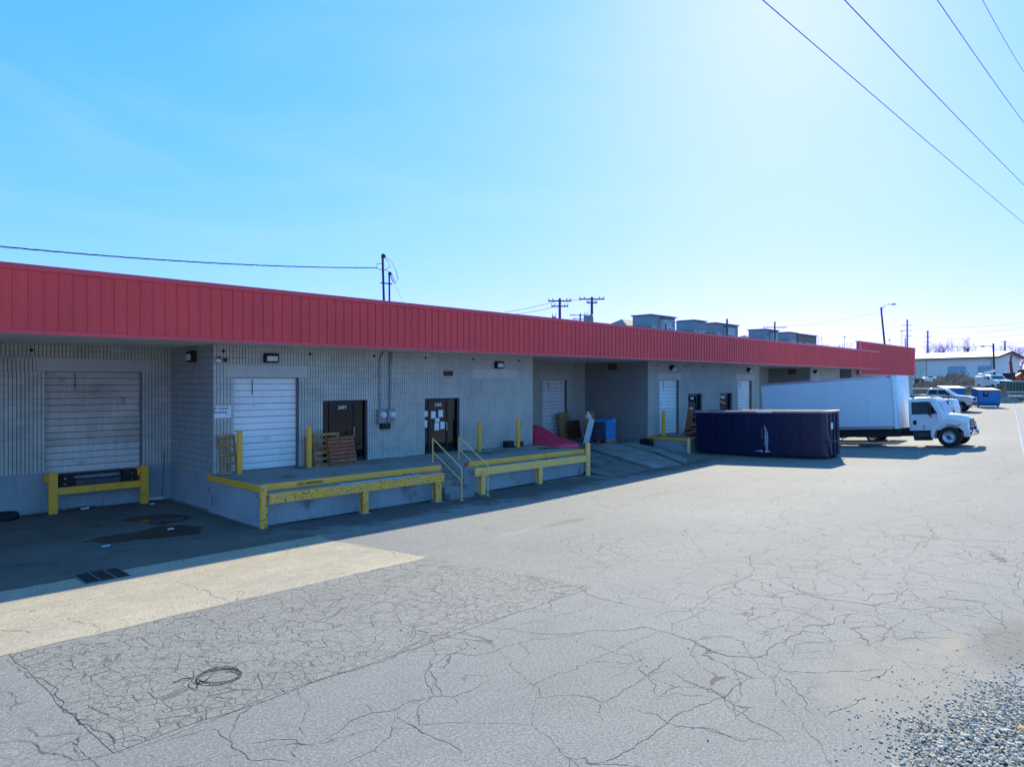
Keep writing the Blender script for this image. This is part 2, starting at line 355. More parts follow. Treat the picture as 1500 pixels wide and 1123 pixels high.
        c = blot(14.3, 11.8, 1.5, .3, (.12, .105, .09), .6, c, .2); c = blot(12.5, 11.9, 1.3, .22, (.36, .32, .26), .35, c, .1); c = blot(20, 12.6, 1.4, .25, (.15, .135, .12), .5, c, .2)
        for bx, by, br in ((12, 17.2, 5.5), (19, 17.0, 6), (27, 16.8, 6), (36, 17.5, 6)): c = blot(bx, by, br, 1.5, (.065, .065, .068), .9, c, .45)  # stained asphalt, darkened further to paint in the shade before the docks
        for bx in (11, 15, 19, 22): c = blot(bx, 17.95, 3, .28, (.022, .022, .022), .85, c, .3)  # thin dark band paints the shadowed gap at the dock foot
        c = blot(50, 2.5, 9, 1.2, (.12, .12, .12), .45, c)
    t.links.new(c, p.inputs['Base Color']); p.inputs['Roughness'].default_value = .88; p.inputs['Specular IOR Level'].default_value = .35
    h = mth(t, 'SUBTRACT', mth(t, 'MULTIPLY', g1_, .5), ck); bump(t, p, h, .55, .012); return m
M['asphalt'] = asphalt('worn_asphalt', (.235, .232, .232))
M['patchasphalt'] = asphalt('alligator_cracked_asphalt', (.24, .235, .23), patch=True, far=False)
M['concrete'] = asphalt('beige_concrete', (.42, .36, .28), far=False, concrete=True)
M['rampc'] = mat('ramp_concrete', (.17, .165, .16), .9, var=.35, vs=.6, bmp=.4, bs=30, dirt=(.05, .05, .05), dirt_amt=.06, dirt_s=1.0, sc3=(1.6, .5, 1))
M['crackm'] = mat('crack_fill', (.050, .049, .049), .95, var=.3)

xs = [-300, -150, -80, -40, -20] + [x * 1.0 for x in range(-10, 16, 2)] + [x * 1.0 for x in range(16, 64)] + [x * 1.0 for x in range(64, 100, 2)] + [100 + 4 * i for i in range(13)] + [170, 220, 300, 450, 700, 1200, 2500]
ys = [-2500, -1000, -400, -150, -80, -40, -20, -10] + [y * .5 for y in range(-8, 40)] + [20, 22, 25, 30, 40, 60, 90, 150, 250, 450, 900, 2500]
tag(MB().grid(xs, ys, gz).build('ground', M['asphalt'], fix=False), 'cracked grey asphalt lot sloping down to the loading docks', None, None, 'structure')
def sheet(name, x0, x1, y0, y1, m, lift, label, step=.22, jag=.07):
    nx = max(2, int((x1 - x0) / step)); ny = max(2, int((y1 - y0) / step)); b = MB()
    X = [x0 + (x1 - x0) * i / nx for i in range(nx + 1)]; Y = [y0 + (y1 - y0) * i / ny for i in range(ny + 1)]
    def P(i, j):
        x, y = X[i], Y[j]
        if j in (0, ny): y += (noise.noise((x * 1.3, j, 3)) * jag + noise.noise((x * 5, j, 7)) * jag * .5)
        if i in (0, nx): x += (noise.noise((y * 1.3, i, 9)) * jag + noise.noise((y * 5, i, 4)) * jag * .5)
        return (x, y, gz(x, y) + lift)
    V = [P(i, j) for j in range(ny + 1) for i in range(nx + 1)]; n = nx + 1
    b.add(V, [(j*n+i, j*n+i+1, (j+1)*n+i+1, (j+1)*n+i) for j in range(ny) for i in range(nx)], True)
    return tag(b.build(name, m, fix=False), label, None, None, 'structure')
M['bayfloor'] = mat('stained_shade_toned_concrete', (.115, .11, .105), .8, var=.35, vs=.5, bmp=.35, bs=40, dirt=(.045, .043, .041), dirt_amt=.05, dirt_s=.7)  # base tone darkened to paint in the bay's shade; noise adds stains
sheet('concrete_apron', -14, 9.3, 11.45, 15.88, M['concrete'], .004, 'beige concrete apron in front of the sunken left dock')
sheet('bay_floor', -14, 9.3, 15.9, 17.9, M['bayfloor'], .004, 'stained, shade-darkened concrete strip beside the drain grate')
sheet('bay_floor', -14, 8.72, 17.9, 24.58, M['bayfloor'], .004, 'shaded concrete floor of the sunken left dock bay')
sheet('asphalt_patch', 2.05, 9.3, 7.1, 11.43, M['patchasphalt'], .004, 'alligator cracked asphalt patch beside the beige concrete')
# drive-in ramp between the two dock blocks
RPROF = [(16.6, 0), (17.2, .01), (18.5, .13), (20, .32), (22, .50), (25.6, .60)]
def rz_(x, y): return gz(x, y) + .004 + lerp_tab(RPROF, y)
ry = [16.6 + .45 * i for i in range(21)]
rm = MB().grid([23.05 + .53 * i for i in range(19)], ry, lambda x, y: rz_(x, y) - max(0, 1 - abs(x - 32.6) / 2.0) * .32 * min(1, max(0, (y - 17) / 3)))
tag(rm.build('ramp', M['rampc'], fix=False), 'dark stained concrete ramp rising into the middle bay', None, None, 'structure')

def onR(x, y):
    r = ray(x, y); d = 30.0
    for _ in range(60): d = d * .5 + .5 * (rz_(d * r[0], d * r[1]) - CAM_H) / r[2]
    return (d * r[0], d * r[1])
M['slabc'] = mat('ramp_slab_concrete', (.25, .245, .235), .9, var=.4, vs=.8, bmp=.4, bs=30, dirt=(.09, .09, .088), dirt_amt=.06, dirt_s=1.1)
for k_, (q_, lb_) in enumerate(((((856, 657), (905, 671), (958, 686), (1000, 681), (950, 663), (893, 650)), 'raised concrete slab on the left of the ramp with a dark broken edge'), (((905, 650), (955, 662), (1005, 679), (1007, 672), (960, 657), (925, 649)), 'narrow concrete slab on the right of the ramp'))):
    T_ = [onR(*p_) for p_ in q_]; sb_ = MB(); n_ = len(T_); hh = .10 - .03 * k_
    V_ = [(x, y, rz_(x, y) + hh * min(1, max(.15, (y - 16.6) / 2))) for x, y in T_] + [(x, y, rz_(x, y) - .05) for x, y in T_]
    sb_.add(V_, [tuple(range(n_))] + [(i, n_ + i, n_ + (i + 1) % n_, (i + 1) % n_) for i in range(n_)]); tag(sb_.build('ramp_slab', M['slabc']), lb_, None, None, 'structure')
# traced cracks: thin open seams in the paving
CR = []
def zc(pts, x0, y0, s, w=1): CR.append(([(x0 + a / s, y0 + b / s) for a, b in pts], w))
for w, q in ((1.5, [(345,578),(470,598),(640,603),(860,587),(900,577),(1020,605),(1110,635),(1170,670),(1250,692),(1327,700)]),
    (1, [(420,378),(560,400),(660,425),(720,460),(830,487),(960,515)]), (1, [(480,850),(600,845),(715,855),(740,870),(775,862),(830,820),(900,785),(940,765),(1000,745)]),
    (.9, [(740,870),(735,905),(755,945)]), (1, [(0,870),(60,855),(125,845),(170,850),(250,820),(275,795),(320,785)]),
    (1.3, [(70,740),(95,775),(105,810),(125,845)]), (1, [(160,850),(187,877)]), (1.2, [(0,955),(40,985),(130,1020),(205,1065)]),
    (1.5, [(675,1108),(740,1105),(800,1085),(870,1050),(930,1010),(1000,950),(1060,905),(1130,880),(1190,860),(1240,840),(1285,800)]),
    (1.1, [(850,890),(900,910),(960,915),(1000,950),(1080,968),(1150,970),(1230,1000),(1300,1015)]), (1, [(890,690),(890,740),(930,770),(950,830),(970,850)]),
    (1.2, [(1000,745),(1080,790),(1180,825),(1230,850),(1260,905)]), (.8, [(700,640),(800,680),(890,695)]), (1, [(425,640),(455,660),(458,700)]),
    (1.1, [(0,690),(90,685),(190,680),(260,690),(350,665),(430,640),(560,620),(690,600)]), (1, [(655,155),(720,130),(860,105),(960,80),(1040,55),(1150,35),(1260,15)]),
    (.9, [(660,425),(540,480),(550,520),(450,520)]), (.9, [(30,640),(120,620),(240,630),(320,630),(320,670)]), (.9, [(60,740),(140,690),(230,650),(210,615)]),
    (.9, [(920,550),(1000,520),(1090,515),(1160,450),(1240,410),(1290,390)]), (.8, [(1020,605),(1020,570),(1100,540),(1200,500)]),
    (1.6, [(340,205),(390,198),(430,201)]), (1.0, [(890,720),(760,712),(700,714)]), (.8, [(970,850),(1030,835),(1080,845),(1180,850)])):
    zc(q, 600, 700, 2.654, w)
for w, q in ((1.5, [(0,680),(60,705),(150,745),(250,752),(290,738),(300,715),(380,675),(430,640),(500,640),(530,610),(600,590)]), (1.2, [(270,768),(360,800),(560,797),(700,790)]),
    (1, [(300,810),(370,830),(405,880),(415,920),(450,945)]), (1.2, [(0,830),(60,850),(130,880),(180,930),(240,970),(320,1005),(350,1035)]),
    (1.1, [(0,985),(70,990),(150,1015),(200,1035),(350,1035)]), (1, [(560,815),(640,828),(690,800),(720,775)]), (1.1, [(480,955),(530,930),(600,895),(650,885)]),
    (1, [(170,750),(175,800),(200,840),(205,880),(170,935)]), (1.2, [(60,550),(180,510),(240,455),(230,420),(240,395)]),
    (1.2, [(240,455),(330,485),(400,520),(450,545),(560,560),(660,575),(720,560),(745,530),(750,480),(770,455)]), (1.2, [(720,430),(790,380),(880,345),(850,310),(830,280)]),
    (1, [(720,430),(800,460),(900,480),(1040,500),(1140,520)]), (1, [(880,345),(1000,350),(1140,360)]), (.9, [(0,410),(100,425),(230,425),(330,440),(450,440),(520,390)]),
    (1, [(50,285),(120,325),(290,320),(355,280),(375,240)]), (.9, [(450,440),(560,485),(700,485)]), (.9, [(560,560),(700,580),(830,580),(950,585)]),
    (1.1, [(530,625),(650,630),(720,660),(740,690),(850,680),(940,685)]), (.8, [(180,510),(250,540),(330,530),(400,520)]), (.8, [(200,600),(290,580),(380,590),(470,620),(500,640)]),
    (.8, [(240,620),(290,650),(350,640),(430,640)]), (.8, [(960,560),(1000,600),(1090,590),(1100,650)]), (.8, [(950,640),(1010,650),(1060,690),(1140,710)]),
    (1, [(1163,580),(1140,540),(1150,480),(1135,440),(1160,390)]), (.8, [(290,700),(280,660),(350,650)]), (.8, [(370,750),(380,710),(440,700),(520,690)]),
    (1.2, [(1120,50),(1140,90),(1110,130),(1150,180)]), (1, [(970,250),(1040,290),(1130,310)]), (.8, [(610,270),(640,295),(780,270),(920,262)])):
    zc(q, 1000, 640, 2.326, w)
for w, q in ((1.6, [(30,495),(100,560),(200,630),(270,690),(340,750),(430,825)]), (1.1, [(430,825),(560,785),(750,715),(900,650),(1040,605),(1230,540),(1420,465),(1560,405),(1750,310),(2080,238)]),
    (1.3, [(740,740),(780,760),(815,785),(860,825),(895,855),(1070,858)]), (1, [(870,795),(960,780),(1050,780),(1060,795),(1170,800)]), (1, [(1060,795),(1030,825),(1065,850)]),
    (1.1, [(1150,790),(1220,735),(1320,685),(1400,675),(1470,640),(1500,640)]), (1.2, [(1400,675),(1440,720),(1500,760)]), (1.1, [(1400,700),(1385,770),(1330,820),(1210,870)]),
    (1.2, [(0,790),(110,790),(150,825),(190,830),(270,855),(360,840),(430,825)]), (1, [(70,735),(140,770),(290,760),(275,800),(280,850)]), (1.2, [(600,225),(700,250),(760,275),(815,300)]),
    (1, [(820,780),(830,730),(850,690),(900,650)]), (.9, [(1300,655),(1320,680)]), (.9, [(0,660),(50,660),(110,640)]), (1, [(0,610),(60,630),(40,680)]), (.8, [(560,785),(640,770),(740,740)]),
    (.8, [(1060,580),(1060,735),(1085,760)]), (.9, [(1200,90),(1290,100),(1400,130),(1460,128)]), (.8, [(240,345),(300,370),(350,405)])):
    zc(q, 0, 760, 2.419, w)
for q in ([(858,658),(905,671),(959,685)], [(900,648),(950,662),(1002,680)], [(930,655),(960,662),(985,672)], [(858,662),(900,678),(940,690)]): CR.append((q, 2.6))
def disp(pts, n, amp):
    for _ in range(n):
        q = [pts[0]]
        for a, b in zip(pts, pts[1:]):
            L = (b - a).length; mid = (a + b) / 2 + Vector((-(b - a).y, (b - a).x, 0)) * random.uniform(-amp, amp)
            q += [mid, b]
        pts = q
    return pts
ck = MB()
for q, w in CR:
    P = [onG(*a) for a in q]; L = sum((b - a).length for a, b in zip(P, P[1:]))
    P = disp(P, 3 if L > 1 else 2, .13); V = []
    for i, p in enumerate(P):
        d = P[min(i+1, len(P)-1)] - P[max(i-1, 0)]; d.z = 0; d.normalize(); s_ = Vector((-d.y, d.x, 0))
        endf = min(1, .25 + 3.0 * min(i, len(P) - 1 - i) / len(P))
        dist = max(6, math.hypot(p.x, p.y)); ww = .0034 * w * endf * random.uniform(.4, 1.5) * (dist / 9) ** .35
        z = gz(p.x, p.y) + (.0058 if p.x < 9.5 and 6.9 < p.y < 18 else .0018)
        if 23 < p.x < 32.6 and p.y > 16.6: z = rz_(p.x, p.y) + .02
        V += [(p.x + s_.x * ww, p.y + s_.y * ww, z), (p.x - s_.x * ww, p.y - s_.y * ww, z)]
    ck.add(V, [(2*i, 2*i+1, 2*i+3, 2*i+2) for i in range(len(P) - 1)])
GROUND = bpy.data.objects['ground']
tag(ck.build('cracks', M['crackm'], GROUND, fix=False), 'dark branching cracks in the paving', None, None, 'stuff')

# ------------------------------------------------------------------ warehouse
WH = thing('warehouse', 'long grey block warehouse with red metal fascia and recessed dock bays', 'building', (30, 30, 0))
def loc(o):
    o.matrix_parent_inverse = Matrix.Translation((-30, -30, 0)); return o
YF, YW, ZS, ZT = 19.5, 21.2, 4.55, 6.17
RIB = .1016; CH = .2032
blocks = []      # (wall object, axis, plane, start, z, nribs, width, plain, distance)
def rects(x0, x1, z0, z1, holes):
    out = []; ex = sorted({x0, x1} | {min(max(h[i], x0), x1) for h in holes for i in (0, 1)})
    for a, b in zip(ex, ex[1:]):
        if b - a < 1e-4: continue
        zz = z0
        for h in sorted([h for h in holes if h[0] < b - 1e-4 and h[1] > a + 1e-4], key=lambda h: h[2]):
            if h[2] > zz: out.append((a, b, zz, h[2]))
            zz = max(zz, h[3])
        if zz < z1: out.append((a, b, zz, z1))
    return out
def wall(axis, plane, a0, a1, z0, z1, holes=(), plain_z=None, smooth_rects=(), side=False, th=.22, blk=True, nr=None):
    """axis 'x': face looks to -Y at y=plane; axis 'y': face looks to -X at x=plane"""
    b = MB()
    for (p, q, r, s_) in rects(a0, a1, z0, z1, holes):
        if axis == 'x': b.box(p, q, plane + .008, plane + th, r, s_)
        else: b.box(plane + .008, plane + th, p, q, r, s_)
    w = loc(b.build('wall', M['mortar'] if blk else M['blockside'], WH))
    if plain_z is not None:
        bb = MB()
        for (p, q, r, s_) in rects(a0, a1, z0, plain_z, holes):
            if axis == 'x': bb.box(p, q, plane - .004, plane + .007, r, s_)
            else: bb.box(plane - .004, plane + .007, p, q, r, s_)
        bb.build('base_course', M['base'], w)
    if not blk: return w
    zb = plain_z if plain_z is not None else z0
    nrow = nr or int(round((z1 - zb) / CH)); ch = (z1 - zb) / nrow
    for r in range(nrow):
        za = zb + r * ch; zm = za + ch / 2
        cut = sorted([(h[0], h[1]) for h in list(holes) + list(smooth_rects) if h[2] < zm < h[3]])
        x = a0; iv = []
        for h in cut:
            if h[0] > x: iv.append((x, h[0]))
            x = max(x, h[1])
        if x < a1: iv.append((x, a1))
        for (p, q) in iv:
            n = int(round((q - p) / RIB))
            if n < 1: continue
            rw = (q - p) / n; k = 0; first = 2 if r % 2 else 4
            while k < n:
                m = min(first if k == 0 else 4, n - k)
                blocks.append((w, axis, plane, p + k * rw, za, m, rw, ch, side)); k += m
    return w
def block_mb(n, rw, ch, plain):
    b = MB(); g = .0115; j = .0032
    if plain: b.box(.0015, n * rw - .0015, -.012, .008, .0065, ch - .0065)
    else:
        for i in range(n):
            x0, x1 = i * rw + g, (i + 1) * rw - g; z0, z1 = j, ch - j; e = .003
            b.add([(x0-e,.008,z0),(x1+e,.008,z0),(x1,-.012,z0),(x0,-.012,z0),(x0-e,.008,z1),(x1+e,.008,z1),(x1,-.012,z1),(x0,-.012,z1)],
                  [(2,3,7,6),(3,0,4,7),(1,2,6,5),(4,7,6,5)[::-1],(0,3,2,1)[::-1]])
    return b
DOORS = []
def od(x0, x1, z0, z1, y, cut, mats): DOORS.append((x0, x1, z0, z1, y, mats)); return (x0, x1, z0, z1)
hA = od(5.30, 8.0, .62, 3.7395, 24.6, 0, 'dirty'); lA = (5.08, 8.3, 3.7395, 4.1447)
wall('x', 24.6, -8, 8.9, -.55, ZS, [hA], .70, [lA], nr=19)
h1 = od(9.53, 11.74, .62, 3.5625, YW, 0, 'white'); l1 = (9.31, 12.06, 3.5625, 3.9575)
g1 = (12.64, 14.44, .62, 2.7725); g2 = (17.08, 18.88, .62, 2.7725); lp = (19.63, 22.3, 3.5625, 3.9575)
wall('x', YW, 8.9, 23.29, .60, ZS, [h1, g1, g2], None, [l1, lp], nr=20)
hB = od(28.9, 31.0, .3, 3.51875, 25.55, 0, 'white'); lB = (28.7, 31.25, 3.51875, 3.93125)
wall('x', 25.55, 23.29, 32.69, -.4, ZS, [hB], None, [lB], nr=24)
h2 = od(33.87, 35.95, .47, 3.53, YW, 0, 'white'); l2 = (33.65, 36.2, 3.53, 3.938)
g3 = (37.0, 38.65, .47, 2.714); g4 = (40.9, 42.55, .47, 2.714); h3 = od(43.43, 45.45, .47, 3.53, YW, 0, 'white'); l3 = (43.2, 45.8, 3.53, 3.938)
wall('x', YW, 32.69, 46.6, -.4, ZS, [h2, g3, g4, h3], .47, [l2, l3], nr=20)
wall('x', 24.6, 46.6, 55.8, -.4, ZS, []); wall('x', YW, 55.8, 62.3, -.3, ZS, []); wall('x', 24.6, 62.3, 65.2, -.2, ZS, []); wall('x', YW, 65.2, 84.5, .2, ZS, [])
wall('y', 8.9, YW + .009, 24.6, -.55, ZS, [], .55, [], side=True)
for X_ in (32.69, 55.8, 65.2): wall('y', X_, YW + .009, 25.55 if X_ < 40 else 24.6, -.4, ZS, [], None, [], side=False)
for X_ in (23.07, 46.38, 62.08): wall('y', X_, YW + .23, 25.5 if X_ < 30 else 24.6, -.4, ZS, [], blk=False)
# corner returns so the near ends of the blocks look solid
b = MB()
b.box(84.3, 84.5, YW + .23, 45, 0, 6.0); b.box(-8, 84.5, 44.8, 45, -.5, 5.9); b.box(-8.2, -8, 24.6, 45, -.5, 5.9); loc(b.build('rear_walls', M['blockside'], WH))
def px(P):
    d = P[0] * cs + P[1] * sn; r = P[0] * sn - P[1] * cs
    return 750 + FPX * r / d, d
sc = []
for bl in blocks:
    w, ax, pl, st, za, n, rw, ch, plain = bl
    P = (st + n * rw / 2, pl) if ax == 'x' else (pl, st + n * rw / 2)
    x_, d = px(P); vis = 0 < x_ < 800 and P[0] > 3.5
    app = n * rw * ch / d ** 2 * (abs(P[1]) if ax == 'x' else abs(P[0])) / d
    if P[0] > 23 : vis = False
    sc.append(app if vis else -1)
order = sorted(range(len(blocks)), key=lambda i: -sc[i]); top = set(i for i in order[:300] if sc[i] > 0)
cache = {}; rest = {}
for i, (w, ax, pl, st, za, n, rw, ch, plain) in enumerate(blocks):
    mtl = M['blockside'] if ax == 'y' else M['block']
    if i in top:
        key = (n, round(rw, 4), round(ch, 4), plain, ax)
        if key not in cache: cache[key] = block_mb(n, rw, ch, plain).mesh('block', mtl)
        o = bpy.data.objects.new('block', cache[key]); COL.objects.link(o); o.parent = w
        if ax == 'x': o.location = (st, pl, za)
        else: o.location = (pl, st + n * rw, za); o.rotation_euler = (0, 0, -math.pi / 2)
    else:
        bb = block_mb(n, rw, ch, plain); r = rest.setdefault(w.name, MB())
        if ax == 'x': V = [(x + st, y + pl, z + za) for x, y, z in bb.v]
        else: V = [(y + pl, st + n * rw - x, z + za) for x, y, z in bb.v]
        r.add(V, bb.f)
for wn_, r in rest.items():
    w = bpy.data.objects[wn_]; tag(r.build('blocks', M['blockside'] if w.name in () else M['block'], w, fix=True), None, None, None, 'stuff')
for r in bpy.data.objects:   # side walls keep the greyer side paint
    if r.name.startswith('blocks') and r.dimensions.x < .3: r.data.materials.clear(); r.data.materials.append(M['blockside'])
for (a, q, r, s_), y in ((lA, 24.6), (l1, YW), (lB, 25.55), (l2, YW), (l3, YW), (lp, YW)):
    loc(B(a, q, y - .006, y + .0075, r + .002, s_ - .002).build('lintel', M['lintel'], WH))
# overhead doors
slat_cache = {}
for x0, x1, z0, z1, y, kind in DOORS:
    n = int(round((z1 - z0) / .205)); h = (z1 - z0) / n; wd = x1 - x0
    dr = loc(B(x0 + .001, x1 - .001, y + .175, y + .215, z0, z1 - .001).build('overhead_door', M['darksteel'], WH))
    key = (round(wd, 3), round(h, 4))
    if key not in slat_cache:
        sb = MB(); e = .006
        prof = [(0, e), (-.014, .022), (-.016, h * .5), (-.012, h - .03), (0, h - e)]
        V = [(x, yy, zz) for x in (.02, wd - .02) for yy, zz in prof]; k = len(prof)
        sb.add(V, [(i, i + 1, k + i + 1, k + i) for i in range(k - 1)]); sb.add([V[i] for i in range(k)], [tuple(range(k))]); sb.add([V[k+i] for i in range(k)], [tuple(range(k))])
        slat_cache[key] = {kk: sb.mesh('slat', M[kk]) for kk in ('doorw', 'doord', 'doorm')}
    for i in range(n):
        kk = 'doorw' if kind == 'white' else 'doorm' if i < 4 else 'doord'
        o = bpy.data.objects.new('slat', slat_cache[key][kk]); COL.objects.link(o); o.parent = dr; o.location = (x0, y + .1745, z0 + i * h + (random.uniform(-.002, .002)))
    for xa in (x0 + .002, x1 - .03): B(xa, xa + .028, y + .12, y + .165, z0, z1 - .002).build('door_track', M['steel'], dr)
    B(x0 + wd * .30, x0 + wd * .30 + .02, y + .140, y + .157, z1 - .55, z1 - .06).build('lock_bar', M['darksteel'], dr)
# storefront doors
def storefront(x0, x1, z0, z1, stile0, stile1, num, notices=()):
    y = YW + .13; fr = loc(B(x0 + .001, x0 + .05, y, y + .06, z0, z1 - .001).box(x1 - .05, x1 - .001, y, y + .06, z0, z1 - .001).box(x0 + .05, x1 - .05, y, y + .06, z1 - .06, z1 - .001)
        .box(stile0 - .10, stile0, y, y + .06, z0, z1 - .06).box(stile1, stile1 + .10, y, y + .06, z0, z1 - .06).box(stile0, stile1, y + .01, y + .05, z0, z0 + .22).box(stile0, stile1, y + .01, y + .05, z1 - .14, z1 - .06)
        .box(x0 + .05, stile0 - .1, y + .01, y + .05, z0, z0 + .12).box(stile1 + .1, x1 - .05, y + .01, y + .05, z0, z0 + .12).build('storefront_frame', M['alu'], WH))
    for a, q, r in ((x0 + .05, stile0 - .1, .12), (stile0, stile1, .22), (stile1 + .1, x1 - .05, .12)):
        B(a, q, y + .028, y + .034, z0 + r, z1 - .06).build('pane', M['glass'], fr)
    MB().cyl((stile1 - .02, y - .045, z0 + .85), (stile1 - .02, y - .045, z0 + 1.2), .013, n=8).box(stile1 - .035, stile1 - .005, y - .045, y + .012, z0 + .86, z0 + .89).box(stile1 - .035, stile1 - .005, y - .045, y + .012, z0 + 1.16, z0 + 1.19).build('pull_handle', M['chrome'], fr)
    if num: text_mesh(num, .17, 'door_number', M['paper'], fr, ((stile0 + stile1) / 2, y + .024, z1 - .26), sx=1.05)
    for i, (a, zz, w_, h_) in enumerate(notices): B(a, a + w_, y + .0215, y + .0235, zz, zz + h_).build('notice', M['paper'], fr)
    # dim lobby behind the glass
    loc(MB().add([(x0-.4,YW+.25,z0),(x1+.4,YW+.25,z0),(x1+.4,YW+3,z0),(x0-.4,YW+3,z0),(x0-.4,YW+.25,z1+.3),(x1+.4,YW+.25,z1+.3),(x1+.4,YW+3,z1+.3),(x0-.4,YW+3,z1+.3)],
        [(0,1,2,3),(4,7,6,5),(1,2,6,5),(2,3,7,6),(3,0,4,7)]).build('lobby', M['interior'], WH, fix=False))
    return fr
storefront(*g1, 13.06, 13.96, '2471')
storefront(*g2, 17.46, 18.30, '2465', [(17.10, 2.06, .26, .22), (17.13, 1.64, .20, .28), (17.52, 1.98, .23, .28), (17.90, 2.02, .23, .28), (17.73, 1.83, .22, .15), (17.70, 1.50, .23, .30), (18.00, 1.54, .22, .29)])
storefront(*g3, 37.3, 38.2, None, [(37.5, 1.55, .3, .35), (37.55, 2.38, .4, .12)]); storefront(*g4, 41.2, 42.1, None, [(41.45, 2.38, .4, .12)])
# fascia
fas = loc(B(-8, 67.1, YF + .03, YF + .06, ZS, ZT - .002).build('fascia', M['red'], WH))
def panel_mb(h):
    w = .3048; p = [(0, 0), (.008, -.030), (.036, -.030), (.046, 0), (.135, 0), (.141, -.004), (.155, -.004), (.161, 0), (.215, 0), (.221, -.004), (.235, -.004), (.241, 0), (w, 0)]
    V = [(x, y, z) for z in (0, h) for x, y in p]; n = len(p); b = MB()
    return b.add(V, [(i, i + 1, n + i + 1, n + i) for i in range(n - 1)])
pm = panel_mb(ZT - ZS - .20).mesh('panel', M['red'], False); restp = MB(); x = -8.02; k = 0
while x < 66.95:
    if 2.6 < x < 36 :
        o = bpy.data.objects.new('panel', pm); COL.objects.link(o); o.parent = fas; o.location = (x, YF + .026, ZS + .075)
    else:
        bb = panel_mb(ZT - ZS - .20); restp.add([(a + x, c + YF + .026, d + ZS + .075) for a, c, d in bb.v], bb.f)
    x += .3048
tag(restp.build('panels', M['red'], fas, fix=False), None, None, None, 'stuff')
tr = MB(); x = -8
while x < 67.1:
    x2 = min(67.1, x + 3.05); dz = random.uniform(-.004, .004)
    tr.box(x, x2 - .004, YF - .012 + dz, YF + .05, ZS - .012 + dz, ZS + .075); x = x2
tr.build('bottom_trim', M['redtrim'], fas)
MB().prism([(YF - .02, ZT - .13), (YF - .02, ZT), (YF + .25, ZT + .012), (YF + .25, ZT - .03), (YF + .029, ZT - .03), (YF + .029, ZT - .13)], lambda a, b_, t_: (t_, a, b_), -8, 67.1).build('top_trim', M['redtrim'], fas)
B(67.1, 67.16, YF - .012, YW + .2, ZS - .01, ZT).build('end_trim', M['redtrim'], fas)
# tall red parapet at the far end
par = loc(B(66.4, 84.5, YW - .26, YW - .02, 4.12, 7.09).build('parapet', M['red'], WH))
pp = MB(); pb = panel_mb(2.85); x = 67.2
while x < 84.2: pp.add([(a + x, c + YW - .262, d + 4.16) for a, c, d in pb.v], pb.f); x += .3048
tag(pp.build('panels', M['red'], par, fix=False), None, None, None, 'stuff')
x = 66.45; B(66.38, 84.56, YW - .30, YW + .1, 7.05, 7.12).build('top_trim', M['redtrim'], par)
# soffit with pressed grooves running out from the wall
sf = MB(); x = -8; V = []; i = 0; P = []
while x < 67.1: P += [(x, 0), (x + .075, 0), (x + .085, .012), (x + .10, .012)]; x += .11
n = len(P); sf.add([(a, y, ZS + c) for y in (YF + .05, 25.55) for a, c in P], [(i, i + 1, n + i + 1, n + i) for i in range(n - 1)])
loc(sf.build('soffit', M['soffit'], WH, fix=False))
loc(B(67.15, 84.5, YW - .26, YW + .05, 4.06, 4.11).build('soffit', M['soffit'], WH))
loc(B(-8, 67.0, YF + .07, 44.7, 5.86, 5.96).box(67.0, 84.4, YW - .01, 44.7, 5.86, 5.96).build('roof', M['steel'], WH))
# little black vents under the soffit
for x_, y_, z_ in [(x_, 0, 0) for x_ in (46, 327, 454, 548, 623, 693, 760)] + [(800, 1, 0), (842, 1, 0), (963, 0, 0), (1002, 0, 0), (1030, 0, 0), (1056, 0, 0), (1079, 0, 0), (1197, 0, 0), (1210, 0, 0)]:
    pl = (24.6 if x_ == 46 else 25.55 if y_ else YW); P = onY(x_, 512, pl)
    loc(MB().lathe([(.0, -.03), (.035, -.03), (.05, 0), (.06, .01)], (P.x, pl - .01, 4.36), (0, 1, 0), 10).build('vent', M['black'], WH))
# ------------------------------------------------------------------ docks, steps, rails
DK = thing('loading_dock', 'raised concrete loading dock with chipped yellow steel edge below the numbered doors', 'loading dock', (15, 19.5, 0))
def dl(o): o.matrix_parent_inverse = Matrix.Translation((-15, -19.5, 0)); return o
DT = .62
for x0, x1 in ((8.75, 15.2), (16.28, 22.95)):
    dl(B(x0, x1, 18.02, YW - .006, -.6, DT - .03).build('slab', M['dock'], DK, .012))
    dl(B(x0 + .003, x1 - .003, 18.03, YW - .008, DT - .029, DT).build('deck', M['docktop'], DK))
dl(B(15.2, 16.28, 18.9, YW - .006, -.6, DT - .001).build('landing', M['docktop'], DK))
ed = dl(B(8.73, 15.2, 17.975, 18.019, DT - .17, DT + .006).build('edge_plate', M['yedge'], DK, .006))
dl(B(16.28, 22.97, 17.975, 18.019, DT - .17, DT + .006).build('edge_plate', M['yedge'], DK, .006))
dl(B(8.715, 8.749, 17.975, YW - .01, DT - .17, DT + .006).build('edge_plate', M['yellowclean'], DK, .006))
p0, p1 = onY(436, 706, 17.97), onY(473, 703, 17.97)
npk = text_mesh('NO PARKING', .125, 'lettering', M['ink'], DK, (0, 0, 0)); npk.matrix_parent_inverse = Matrix.Translation((-15, -19.5, 0))
npk.location = ((p0.x + p1.x) / 2, 17.972, DT - .085); npk.scale = ((p1.x - p0.x) / max(.1, npk.dimensions.x), 1, 1)
ST = thing('steps', 'concrete steps cut into the dock between the yellow handrails', 'steps', (15.74, 18, -.5))
for i in range(5):
    z = DT - .187 * (i + 1); y = 18.9 - .28 * i
    B(15.205, 16.275, y - .28, y - .001 if i else y - .003, -.7, z).build('step', M['docktop'], ST, .01).matrix_parent_inverse = Matrix.Translation((-15.74, -18, .5))
